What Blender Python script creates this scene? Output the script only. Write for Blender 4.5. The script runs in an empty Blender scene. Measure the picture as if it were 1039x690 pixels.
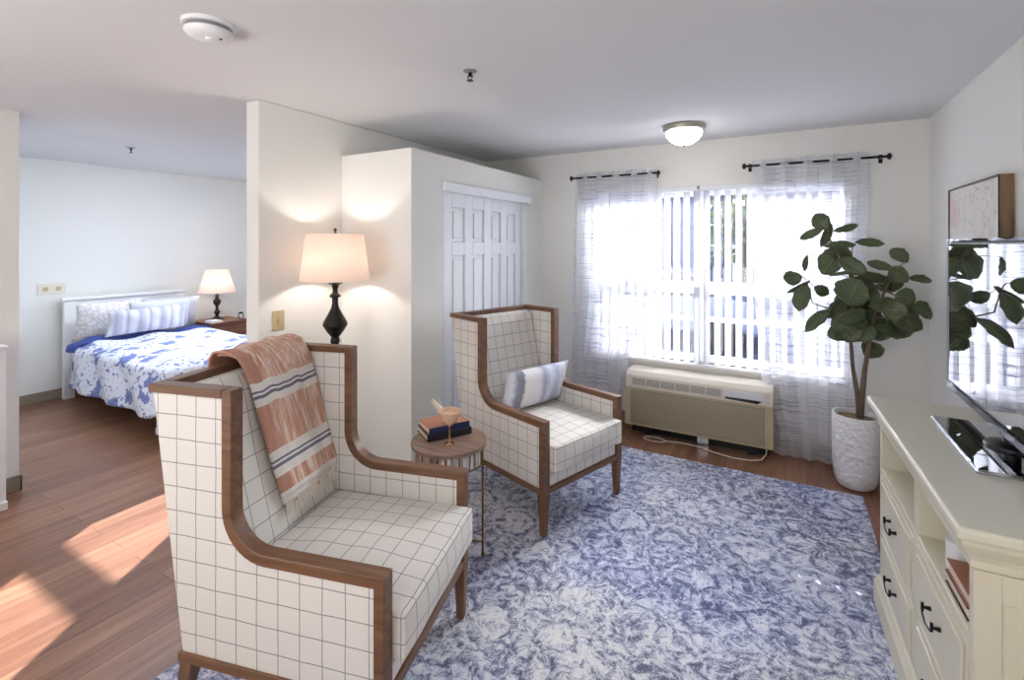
import bpy, bmesh, math, random
from mathutils import Vector, Matrix
R = math.radians
SC = bpy.context.scene
COL = SC.collection
random.seed(7)

# ------------------------------------------------------------ camera
cam_d = bpy.data.cameras.new('camera')
cam = bpy.data.objects.new('camera', cam_d); COL.objects.link(cam)
cam.location = (0, 0, 1.59); cam.rotation_euler = (R(90), 0, R(29.5))
cam_d.sensor_width = 36; cam_d.lens = 36 * 491 / 1039; cam_d.shift_y = -98 / 1039
cam_d.clip_start = .02
SC.camera = cam
# ------------------------------------------------------------ world, sun, large area lights, exposure
W = bpy.data.worlds.new('sky'); SC.world = W; W.use_nodes = True
_n = W.node_tree.nodes; _l = W.node_tree.links
bg = _n['Background']
_tc = _n.new('ShaderNodeTexCoord'); _sp = _n.new('ShaderNodeSeparateXYZ'); _rp = _n.new('ShaderNodeValToRGB')
_l.new(_tc.outputs['Generated'], _sp.inputs[0]); _l.new(_sp.outputs['Z'], _rp.inputs[0]); _l.new(_rp.outputs[0], bg.inputs[0])
_rp.color_ramp.elements[0].color = (.80, .88, 1, 1); _rp.color_ramp.elements[1].color = (.50, .66, 1, 1)
bg.inputs[1].default_value = 1.5

def lamp(name, kind, loc, direction, energy, color=(1, 1, 1), size=(1, 1), spread=None):
    d = bpy.data.lights.new(name, kind); d.energy = energy; d.color = color
    if kind == 'AREA':
        d.shape = 'RECTANGLE'; d.size, d.size_y = size
        if spread: d.spread = R(spread)
    if kind == 'POINT': d.shadow_soft_size = size[0]
    o = bpy.data.objects.new(name, d); COL.objects.link(o); o.location = loc
    o.rotation_euler = Vector(direction).to_track_quat('-Z', 'Y').to_euler()
    return o
sun = lamp('sun', 'SUN', (-6, 8, 6), (.53, -.85, -.336), 28.0, (.98, .97, 1)); sun.data.angle = R(.35)
lamp('window_daylight', 'AREA', (-.6, 5.6, 2.9), (0, -1, -.72), 800, (.93, .965, 1), (2.6, 1.4))
lamp('bedroom_window_daylight', 'AREA', (-5.0, 5.4, 2.6), (0, -1, -.6), 330, (.78, .87, 1), (1.5, 1.2))
lamp('bedroom_fill', 'AREA', (-4.9, 2.4, 2.38), (-.2, 0, -1), 38, (.78, .88, 1), (1.6, 1.6))  # added fill that brightens the bedroom, not a fixture
lamp('rear_fill_down', 'AREA', (-1.2, -1.5, 2.36), (-.1, .5, -1), 17, (1, .985, .96), (2.6, 1.4))  # added unseen fill behind the camera, evens out the living room
lamp('rear_fill_up', 'AREA', (-1.6, -1.7, .9), (0, .35, 1), 60, (.985, .99, 1), (3.0, 1.2))  # added unseen fill aimed upward to brighten the room off the ceiling
SC.view_settings.view_transform = 'Standard'; SC.view_settings.look = 'None'
SC.view_settings.gamma = 1; SC.view_settings.exposure = 0.50
SC.view_settings.use_curve_mapping = False
SC.cycles.max_bounces = 10; SC.cycles.diffuse_bounces = 5; SC.cycles.transparent_max_bounces = 16
SC.cycles.transmission_bounces = 8
SC.cycles.sample_clamp_indirect = 6; SC.cycles.use_denoising = True
SC.cycles.caustics_reflective = False; SC.cycles.caustics_refractive = False

# ------------------------------------------------------------ materials
def srgb(r, g, b):
    f = lambda c: (c / 255 / 12.92) if c / 255 <= .04045 else ((c / 255 + .055) / 1.055) ** 2.4
    return (f(r), f(g), f(b), 1)
class NT:
    def __init__(s, name):
        s.m = bpy.data.materials.new(name); s.m.use_nodes = True
        s.n = s.m.node_tree.nodes; s.l = s.m.node_tree.links
        s.b = s.n['Principled BSDF']; s.out = s.n['Material Output']
        s.tc = s.n.new('ShaderNodeTexCoord')
    def new(s, t, **kw):
        x = s.n.new('ShaderNode' + t)
        for k, v in kw.items(): setattr(x, k, v)
        return x
    def set(s, node, i, v):
        if hasattr(v, 'is_linked') or isinstance(v, bpy.types.NodeSocket): s.l.new(v, node.inputs[i])
        else: node.inputs[i].default_value = v
    def math(s, op, a, b=0, c=None, clamp=False):
        x = s.new('Math', operation=op); x.use_clamp = clamp
        s.set(x, 0, a); s.set(x, 1, b)
        if c is not None: s.set(x, 2, c)
        return x.outputs[0]
    def mix(s, f, a, b):
        x = s.new('Mix', data_type='RGBA')
        s.set(x, 0, f); s.set(x, 6, a); s.set(x, 7, b)
        return x.outputs[2]
    def map(s, scale=(1, 1, 1), src='Object', rot=(0, 0, 0)):
        x = s.new('Mapping'); s.l.new(s.tc.outputs[src], x.inputs[0]); x.inputs['Scale'].default_value = scale
        x.inputs['Rotation'].default_value = rot
        return x.outputs[0]
    def noise(s, vec, scale=5, detail=3, rough=.5, dist=0):
        x = s.new('TexNoise'); s.set(x, 'Vector', vec); x.inputs['Scale'].default_value = scale
        x.inputs['Detail'].default_value = detail; x.inputs['Roughness'].default_value = rough
        x.inputs['Distortion'].default_value = dist
        return x.outputs['Fac']
    def ramp(s, f, stops, interp='LINEAR'):
        x = s.new('ValToRGB'); s.set(x, 0, f); x.color_ramp.interpolation = interp
        e = x.color_ramp.elements
        while len(e) < len(stops): e.new(.5)
        for k, (p, c) in enumerate(stops):
            e[k].position = p; e[k].color = c if len(c) == 4 else (*c, 1)
        return x.outputs[0]
    def bump(s, h, strength=.2, dist=.01):
        x = s.new('Bump'); s.set(x, 'Height', h); x.inputs['Strength'].default_value = strength
        x.inputs['Distance'].default_value = dist
        s.l.new(x.outputs[0], s.b.inputs['Normal'])
    def xyz(s, vec):
        x = s.new('SeparateXYZ'); s.l.new(vec, x.inputs[0]); return x.outputs
    def base(s, c, rough=.5, metal=0):
        s.set(s.b, 'Base Color', c); s.b.inputs['Roughness'].default_value = rough; s.b.inputs['Metallic'].default_value = metal

def plain(name, c, rough=.5, metal=0, var=.06, scale=12, bump=0, bscale=80, **kw):
    t = NT(name); v = t.map()
    c2 = tuple(max(0, x * (1 - var)) for x in c[:3]) + (1,)
    t.base(t.mix(t.noise(v, scale, 3), c, c2), rough, metal)
    if bump: t.bump(t.noise(v, bscale, 3), bump, .004)
    for k, x in kw.items(): t.b.inputs[k.replace('_', ' ')].default_value = x
    return t.m
def wood(name, c1, c2, axis='X', rough=.45, scale=1.0):
    t = NT(name); sc = {'X': (3, 40, 40), 'Y': (40, 3, 40), 'Z': (40, 40, 3)}[axis]
    v = t.map(tuple(x * scale for x in sc))
    n = t.noise(v, 1, 5, .6, .6)
    t.base(t.mix(t.ramp(n, [(.3, (0, 0, 0)), (.7, (1, 1, 1))]), c1, c2), rough)
    t.bump(n, .15, .003)
    return t.m

M = {}
M['wall'] = plain('wall_paint', srgb(236, 235, 231), .75, var=.02, scale=2, bump=.05, bscale=180)
M['ceiling'] = plain('ceiling_paint', srgb(224, 225, 227), .85, var=.02, scale=2, bump=.06, bscale=140)
M['white'] = plain('white_paint', srgb(238, 238, 240), .4, var=.02)
M['base'] = plain('cove_base', srgb(150, 138, 122), .5, var=.08)
M['vinyl'] = plain('white_vinyl', srgb(240, 243, 248), .35, var=.02)
M['walnut'] = wood('chair_wood', srgb(92, 62, 44), srgb(130, 94, 68), 'X')
M['walnutz'] = wood('chair_wood_upright', srgb(92, 62, 44), srgb(130, 94, 68), 'Z')
M['walnuty'] = wood('chair_wood_cross', srgb(92, 62, 44), srgb(130, 94, 68), 'Y')
M['tabletop'] = wood('table_wood', srgb(112, 88, 78), srgb(150, 124, 108), 'X', .35)
M['nightwood'] = wood('nightstand_wood', srgb(92, 58, 44), srgb(140, 92, 68), 'Y')
M['bronze'] = plain('dark_bronze', srgb(34, 30, 30), .35, .5, var=.3)
M['black'] = plain('black_plastic', srgb(14, 14, 16), .3, var=.2)
M['blackmetal'] = plain('black_iron', srgb(26, 24, 24), .4, .6, var=.2)
M['brass'] = plain('aged_brass', srgb(128, 98, 60), .3, .9, var=.2)
M['gold'] = plain('rose_gold', srgb(214, 164, 120), .2, .9, var=.1)
M['cream'] = plain('cream_paint', srgb(224, 218, 196), .35, var=.02)
M['creamtop'] = plain('cream_top', srgb(224, 221, 202), .28, var=.02)
M['acbody'] = plain('beige_plastic', srgb(192, 176, 140), .45, var=.03)
M['actop'] = plain('ivory_plastic', srgb(232, 224, 208), .45, var=.02)
M['grey'] = plain('grey_metal', srgb(150, 150, 150), .4, .3, var=.1)
M['trunk'] = plain('bark', srgb(122, 104, 88), .8, var=.5, scale=40, bump=.5)
M['soil'] = plain('soil_moss', srgb(140, 118, 84), .95, var=.6, scale=60, bump=1, bscale=60)
M['blue'] = plain('blue_cotton', srgb(66, 82, 150), .9, var=.15)
M['sheet'] = plain('white_cotton', srgb(216, 218, 230), .9, var=.04, bump=.2, bscale=30)
M['paper'] = plain('book_pages', srgb(226, 208, 190), .8, var=.15, scale=90)
M['navy'] = plain('navy_cover', srgb(40, 52, 96), .5, var=.15)
M['darkbook'] = plain('charcoal_cover', srgb(28, 32, 40), .5, var=.2)
M['rust'] = plain('rust_cover', srgb(176, 118, 92), .6, var=.15)
M['chrome'] = plain('chrome', srgb(190, 195, 205), .12, 1, var=.05)

def floor_mat():
    t = NT('wood_floor'); v = t.map((1, 1, 1))
    br = t.new('TexBrick'); br.offset = .37; br.squash = 1
    vr = t.map((1, 1, 1), rot=(0, 0, R(90))); t.l.new(vr, br.inputs['Vector'])
    br.inputs['Color1'].default_value = (0, 0, 0, 1); br.inputs['Color2'].default_value = (1, 1, 1, 1)
    br.inputs['Mortar'].default_value = (.5, .5, .5, 1); br.inputs['Scale'].default_value = 1
    br.inputs['Mortar Size'].default_value = .0012; br.inputs['Brick Width'].default_value = 1.2; br.inputs['Row Height'].default_value = .125
    g = t.noise(t.map((16, 1.1, 1)), 1, 5, .65, 1.0)
    g2 = t.noise(t.map((70, 3, 1)), 1, 3, .6, .2)
    f = t.math('ADD', t.math('ADD', .08, t.math('MULTIPLY', br.outputs['Color'], .18)), t.math('MULTIPLY', g, .62))
    f = t.math('ADD', f, t.math('MULTIPLY', g2, .22))
    c = t.ramp(f, [(.25, srgb(78, 50, 38)), (.48, srgb(118, 80, 60)), (.7, srgb(148, 108, 84)), (.88, srgb(176, 138, 108))])
    c = t.mix(br.outputs['Fac'], c, srgb(70, 42, 32))
    t.base(c, .34); t.bump(t.math('SUBTRACT', g, br.outputs['Fac']), .12, .002)
    return t.m
M['floor'] = floor_mat()

def windowpane():
    t = NT('windowpane_check_fabric'); v = t.map()
    o = t.xyz(v); nrm = t.xyz(t.tc.outputs['Normal'])
    wob = t.math('MULTIPLY', t.math('SUBTRACT', t.noise(v, 9, 2), .5), .006)
    ms = []
    for k in range(3):
        p = t.math('ADD', o[k], wob)
        p = t.math('ADD', p, (.013, .036, .03)[k])
        q = t.math('ABSOLUTE', t.math('SUBTRACT', t.math('FRACT', t.math('DIVIDE', p, .078)), .5))
        ln = t.math('LESS_THAN', q, .021)
        fc = t.math('LESS_THAN', t.math('ABSOLUTE', nrm[k]), .78)
        ms.append(t.math('MULTIPLY', ln, fc))
    m = t.math('MAXIMUM', t.math('MAXIMUM', ms[0], ms[1]), ms[2])
    m = t.math('MULTIPLY', m, t.math('ADD', .45, t.math('MULTIPLY', t.noise(v, 260, 1), .5)))
    w = t.noise(v, 500, 2)
    base = t.mix(w, srgb(218, 213, 206), srgb(232, 228, 223))
    t.base(t.mix(m, base, srgb(84, 80, 84)), .9)
    t.bump(w, .25, .002)
    return t.m
M['check'] = windowpane()

def rug_mat():
    t = NT('distressed_floral_rug'); v = t.map()
    d = t.new('TexNoise'); t.l.new(v, d.inputs['Vector']); d.inputs['Scale'].default_value = 7; d.inputs['Detail'].default_value = 3
    mv = t.new('VectorMath', operation='MULTIPLY_ADD'); t.l.new(d.outputs['Color'], mv.inputs[0])
    mv.inputs[1].default_value = (.17, .17, 0); t.l.new(v, mv.inputs[2])
    vo = t.new('TexVoronoi'); t.l.new(mv.outputs[0], vo.inputs['Vector']); vo.inputs['Scale'].default_value = 3.4; vo.inputs['Randomness'].default_value = .8
    rings = t.math('SINE', t.math('MULTIPLY', vo.outputs['Distance'], 30))
    vo2 = t.new('TexVoronoi', feature='DISTANCE_TO_EDGE'); t.l.new(mv.outputs[0], vo2.inputs['Vector']); vo2.inputs['Scale'].default_value = 15
    edge = t.math('LESS_THAN', vo2.outputs['Distance'], .06)
    big = t.noise(v, 1.3, 2); fine = t.noise(mv.outputs[0], 36, 6, .8); vf = t.noise(v, 120, 3, .7)
    f = t.math('SUBTRACT', t.math('MULTIPLY', fine, 1.65), .300)
    f = t.math('ADD', f, t.math('MULTIPLY', rings, .055))
    med = t.ramp(vo.outputs['Distance'], [(.0, (.5, .5, .5)), (.08, (1, 1, 1)), (.30, (.9, .9, .9)), (.38, (.0, .0, .0)), (.46, (.45, .45, .45)), (.8, (.25, .25, .25))])
    f = t.math('ADD', f, t.math('MULTIPLY', t.math('SUBTRACT', med, .34), .13))
    f = t.math('ADD', f, t.math('MULTIPLY', edge, -.06))
    f = t.math('ADD', f, t.math('MULTIPLY', t.math('SUBTRACT', big, .5), .40))
    f = t.math('ADD', f, t.math('MULTIPLY', t.math('SUBTRACT', vf, .5), .5))
    cool = t.ramp(f, [(.30, srgb(80, 84, 120)), (.42, srgb(126, 132, 168)), (.52, srgb(172, 178, 206)), (.63, srgb(208, 212, 226)), (.85, srgb(226, 226, 230))])
    warm = t.ramp(f, [(.33, srgb(96, 96, 110)), (.45, srgb(142, 142, 152)), (.55, srgb(188, 188, 192)), (.63, srgb(214, 212, 210)), (.85, srgb(228, 224, 218))])
    sel = t.ramp(t.noise(v, .9, 2), [(.42, (0, 0, 0)), (.6, (1, 1, 1))])
    t.base(t.mix(t.math('MULTIPLY', sel, .6), cool, warm), .95)
    t.bump(vf, .5, .004)
    return t.m
M['rug'] = rug_mat()

def floral():
    t = NT('blue_floral_cotton'); v = t.map()
    vo = t.new('TexVoronoi'); t.l.new(v, vo.inputs['Vector']); vo.inputs['Scale'].default_value = 5.2
    n = t.noise(v, 16, 3, .6)
    blob = t.math('ADD', vo.outputs['Distance'], t.math('MULTIPLY', t.math('SUBTRACT', n, .5), 1.0))
    m = t.math('LESS_THAN', blob, .33)
    sh = t.mix(t.noise(v, 40, 2), srgb(66, 80, 148), srgb(150, 162, 212))
    sp = t.math('LESS_THAN', t.noise(v, 30, 2, .6), .40)
    c = t.mix(t.math('MULTIPLY', sp, .9), srgb(222, 225, 238), srgb(104, 118, 172))
    bg_ = t.math('GREATER_THAN', t.noise(v, 11, 2), .66)
    c = t.mix(t.math('MULTIPLY', bg_, .5), c, srgb(216, 188, 168))
    t.base(t.mix(m, c, sh), .9); t.bump(t.noise(v, 9, 2), .4, .02)
    return t.m
M['floral'] = floral()

def stripes(name, axis, stops, period, noise=.02, rough=.9, warp=20):
    t = NT(name); v = t.map(); o = t.xyz(v)
    p = t.math('ADD', o['XYZ'.index(axis)], t.math('MULTIPLY', t.math('SUBTRACT', t.noise(v, warp, 3), .5), noise))
    fr = t.math('FRACT', t.math('ADD', t.math('DIVIDE', p, period), .5))
    c = t.ramp(fr, stops)
    t.base(t.mix(t.math('MULTIPLY', t.noise(v, 160, 2), .3), c, srgb(250, 246, 244)), rough); t.bump(t.noise(v, 200, 2), .3, .003)
    return t.m
M['lumbar'] = stripes('striped_pillow_cotton', 'X', [(0, srgb(150, 152, 172)), (.2, srgb(180, 182, 200)), (.35, srgb(212, 212, 224)), (.5, srgb(140, 138, 154)), (.56, srgb(190, 190, 206)), (.8, srgb(216, 216, 226)), (1, srgb(150, 152, 172))], .2)
M['inkpillow'] = stripes('ink_stripe_pillow_linen', 'X', [(0, srgb(216, 222, 238)), (.06, srgb(120, 128, 156)), (.16, srgb(96, 102, 130)), (.2, srgb(232, 230, 232)), (.46, srgb(226, 226, 232)), (.56, srgb(150, 160, 196)), (.66, srgb(220, 226, 240)), (.8, srgb(168, 180, 214)), (.9, srgb(214, 220, 236)), (1, srgb(222, 226, 240))], .46, .05, .9, 30)
def sham():
    t = NT('patterned_sham_cotton'); v = t.map()
    vo = t.new('TexVoronoi', feature='DISTANCE_TO_EDGE'); t.l.new(v, vo.inputs['Vector']); vo.inputs['Scale'].default_value = 18
    m = t.math('LESS_THAN', vo.outputs['Distance'], .07)
    t.base(t.mix(t.math('MULTIPLY', m, .5), srgb(238, 236, 238), srgb(186, 164, 156)), .9)
    return t.m
M['sham'] = sham()

def throw_mat():
    # v runs along the throw's length (UV), u across
    t = NT('rust_striped_throw'); o = t.xyz(t.tc.outputs['UV'])
    v = o[1]; uvn = t.new('Mapping'); t.l.new(t.tc.outputs['UV'], uvn.inputs[0]); uvn.inputs['Scale'].default_value = (34, 7, 1)
    st = t.noise(uvn.outputs[0], 1, 4, .7)
    u8 = t.new('Mapping'); t.l.new(t.tc.outputs['UV'], u8.inputs[0]); u8.inputs['Scale'].default_value = (250, 250, 1)
    gr = t.noise(u8.outputs[0], 1, 1)
    rust = t.ramp(st, [(.38, srgb(188, 126, 98)), (.48, srgb(206, 154, 128)), (.55, srgb(222, 188, 170)), (.64, srgb(238, 224, 214))])
    edge = t.math('LESS_THAN', o[0], .17)
    rust = t.mix(t.math('MULTIPLY', edge, .8), rust, srgb(176, 112, 84))
    W_ = srgb(236, 230, 224); N_ = srgb(84, 92, 122)
    mask = t.ramp(v, [(0, (0, 0, 0)), (.572, (1, 1, 1)), (.658, (0, 0, 0)), (.822, (1, 1, 1)), (.912, (0, 0, 0)), (.972, (1, 1, 1))], 'CONSTANT')
    c = t.mix(mask, rust, W_)
    navy = t.ramp(v, [(0, (0, 0, 0)), (.602, (1, 1, 1)), (.610, (0, 0, 0)), (.618, (1, 1, 1)), (.630, (0, 0, 0)), (.853, (1, 1, 1)), (.861, (0, 0, 0)), (.869, (1, 1, 1)), (.882, (0, 0, 0))], 'CONSTANT')
    c = t.mix(navy, c, N_)
    t.base(t.mix(t.math('MULTIPLY', gr, .25), c, srgb(240, 226, 216)), .95)
    t.bump(t.math('ADD', st, gr), .5, .006)
    return t.m
M['throw'] = throw_mat()
M['fringe'] = plain('ivory_yarn', srgb(232, 222, 212), .95, var=.1, scale=90, bump=.6)

def shade_mat(name, c, e, s):
    t = NT(name); v = t.map((60, 60, 60))
    t.base(t.mix(t.noise(v, 3, 2), c, tuple(x * .95 for x in c[:3]) + (1,)), .85)
    t.b.inputs['Emission Color'].default_value = e; t.b.inputs['Emission Strength'].default_value = s
    tl = t.new('BsdfTranslucent'); tl.inputs[0].default_value = c
    mx = t.new('MixShader'); mx.inputs[0].default_value = .3
    t.l.new(t.b.outputs[0], mx.inputs[1]); t.l.new(tl.outputs[0], mx.inputs[2]); t.l.new(mx.outputs[0], t.out.inputs[0])
    return t.m
M['shade'] = shade_mat('linen_lampshade', srgb(240, 222, 208), (1, .84, .74, 1), .26)
M['shade2'] = shade_mat('small_linen_lampshade', srgb(244, 228, 216), (1, .78, .64, 1), .3)
def glow(name, c, s):
    t = NT(name); t.base(c, .4); t.b.inputs['Emission Color'].default_value = c; t.b.inputs['Emission Strength'].default_value = s
    t.bump(t.noise(t.map(), 60, 2), .05, .002)
    return t.m
M['glowglass'] = glow('frosted_glass_lit', (1, .96, .9, 1), 6.0)

def glassy(name, tint=(1, 1, 1, 1), refl=.06, rough=.02):
    t = NT(name)
    tr = t.new('BsdfTransparent'); tr.inputs[0].default_value = tint
    gl = t.new('BsdfGlossy'); gl.inputs['Roughness'].default_value = rough
    fr = t.new('Fresnel'); fr.inputs[0].default_value = 1.45
    mx = t.new('MixShader'); t.l.new(t.math('ADD', fr.outputs[0], t.math('MULTIPLY', t.noise(t.map(), 2, 1), refl * .3)), mx.inputs[0])
    t.l.new(tr.outputs[0], mx.inputs[1]); t.l.new(gl.outputs[0], mx.inputs[2]); t.l.new(mx.outputs[0], t.out.inputs[0])
    return t.m
M['glass'] = glassy('window_glass')
M['clearglass'] = glassy('clear_glass', (.93, .95, 1, 1))
M['smoke'] = glassy('smoked_glass', (.25, .27, .32, 1))

def screen_mat():
    t = NT('glossy_black_screen'); t.base(t.mix(t.noise(t.map(), 3, 1), (.006, .006, .008, 1), (.01, .01, .012, 1)), .015)
    t.b.inputs['IOR'].default_value = 2.6; t.b.inputs['Coat Weight'].default_value = 1; t.b.inputs['Coat Roughness'].default_value = .01
    t.b.inputs['Coat IOR'].default_value = 1.9
    return t.m
M['screen'] = screen_mat()

def sheer_mat(name='sheer_slub_voile'):
    t = NT(name); v = t.map()
    a = t.noise(t.map((3.0, 3.0, 190)), 1, 3, .6)
    b = t.noise(t.map((160, 160, 6)), 1, 1)
    ln = t.ramp(a, [(.52, (0, 0, 0)), (.62, (1, 1, 1))])
    df = t.new('BsdfDiffuse'); tl = t.new('BsdfTranslucent'); tr = t.new('BsdfTransparent')
    c = t.mix(ln, srgb(246, 247, 252), srgb(140, 142, 162)); t.l.new(c, df.inputs[0]); t.l.new(c, tl.inputs[0])
    m1 = t.new('MixShader'); m1.inputs[0].default_value = .45; t.l.new(df.outputs[0], m1.inputs[1]); t.l.new(tl.outputs[0], m1.inputs[2])
    m2 = t.new('MixShader'); t.l.new(t.math('ADD', t.math('ADD', .54, t.math('MULTIPLY', ln, .38)), t.math('MULTIPLY', b, .08)), m2.inputs[0])
    t.l.new(tr.outputs[0], m2.inputs[1]); t.l.new(m1.outputs[0], m2.inputs[2]); t.l.new(m2.outputs[0], t.out.inputs[0])
    return t.m
M['sheer'] = sheer_mat()
def slat_mat():
    t = NT('translucent_vinyl_slat')
    df = t.new('BsdfDiffuse'); tl = t.new('BsdfTranslucent'); c = t.mix(t.noise(t.map((200, 200, 4)), 1, 2), srgb(250, 250, 252), srgb(238, 240, 246))
    t.l.new(c, df.inputs[0]); t.l.new(c, tl.inputs[0])
    mx = t.new('MixShader'); mx.inputs[0].default_value = .22; t.l.new(df.outputs[0], mx.inputs[1]); t.l.new(tl.outputs[0], mx.inputs[2])
    t.l.new(mx.outputs[0], t.out.inputs[0]); return t.m
M['slat'] = slat_mat()

def leaf_mat():
    t = NT('fiddle_leaf'); uv = t.tc.outputs['UV']; o = t.xyz(uv)
    mid = t.math('LESS_THAN', t.math('ABSOLUTE', t.math('SUBTRACT', o[1], .5)), .02)
    ve = t.math('LESS_THAN', t.math('FRACT', t.math('ADD', t.math('MULTIPLY', o[0], 7), t.math('MULTIPLY', t.math('ABSOLUTE', t.math('SUBTRACT', o[1], .5)), -4))), .1)
    n = t.noise(t.map(), 7, 3)
    c = t.mix(n, srgb(44, 58, 34), srgb(94, 106, 70))
    c = t.mix(t.math('MULTIPLY', t.math('MAXIMUM', mid, ve), .35), c, srgb(140, 146, 110))
    t.base(c, .4); t.bump(t.math('MAXIMUM', mid, ve), .2, .003)
    return t.m
M['leaf'] = leaf_mat()
def pot_mat():
    t = NT('dimpled_white_ceramic'); v = t.map((1, 1, 1))
    vo = t.new('TexVoronoi', feature='SMOOTH_F1'); t.l.new(v, vo.inputs['Vector']); vo.inputs['Scale'].default_value = 36
    t.base(t.mix(vo.outputs['Distance'], srgb(240, 240, 242), srgb(232, 232, 236)), .35); t.bump(vo.outputs['Distance'], 1, .012)
    return t.m
M['pot'] = pot_mat()
def art_mat():
    t = NT('pale_floral_print'); v = t.map()
    vo = t.new('TexVoronoi', feature='DISTANCE_TO_EDGE'); d = t.noise(v, 6, 2)
    mv = t.new('VectorMath', operation='ADD'); t.l.new(v, mv.inputs[0]); t.l.new(d, mv.inputs[1]); t.l.new(mv.outputs[0], vo.inputs['Vector']); vo.inputs['Scale'].default_value = 7
    ln = t.math('LESS_THAN', vo.outputs['Distance'], .035)
    c = t.mix(t.noise(v, 5, 3), srgb(236, 228, 220), srgb(220, 220, 216))
    c = t.mix(t.math('MULTIPLY', t.math('GREATER_THAN', t.noise(v, 3.2, 1), .6), .5), c, srgb(226, 196, 182))
    t.base(t.mix(t.math('MULTIPLY', ln, .45), c, srgb(168, 168, 164)), .7)
    return t.m
M['art'] = art_mat()
def mirror_band():
    t = NT('antique_mirror_band'); v = t.map((70, 70, 3))
    n = t.noise(v, 1, 2)
    t.base(t.mix(t.ramp(n, [(.4, (0, 0, 0)), (.6, (1, 1, 1))]), srgb(120, 92, 76), srgb(214, 206, 196)), .25, .6); return t.m
M['mirrorband'] = mirror_band()
M['drink'] = plain('blush_glass', srgb(236, 200, 170), .15, 0, var=.15, scale=60, Alpha=.9)
M['coral'] = plain('bleached_wood', srgb(232, 218, 196), .7, var=.15, scale=60, bump=.4)

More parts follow.
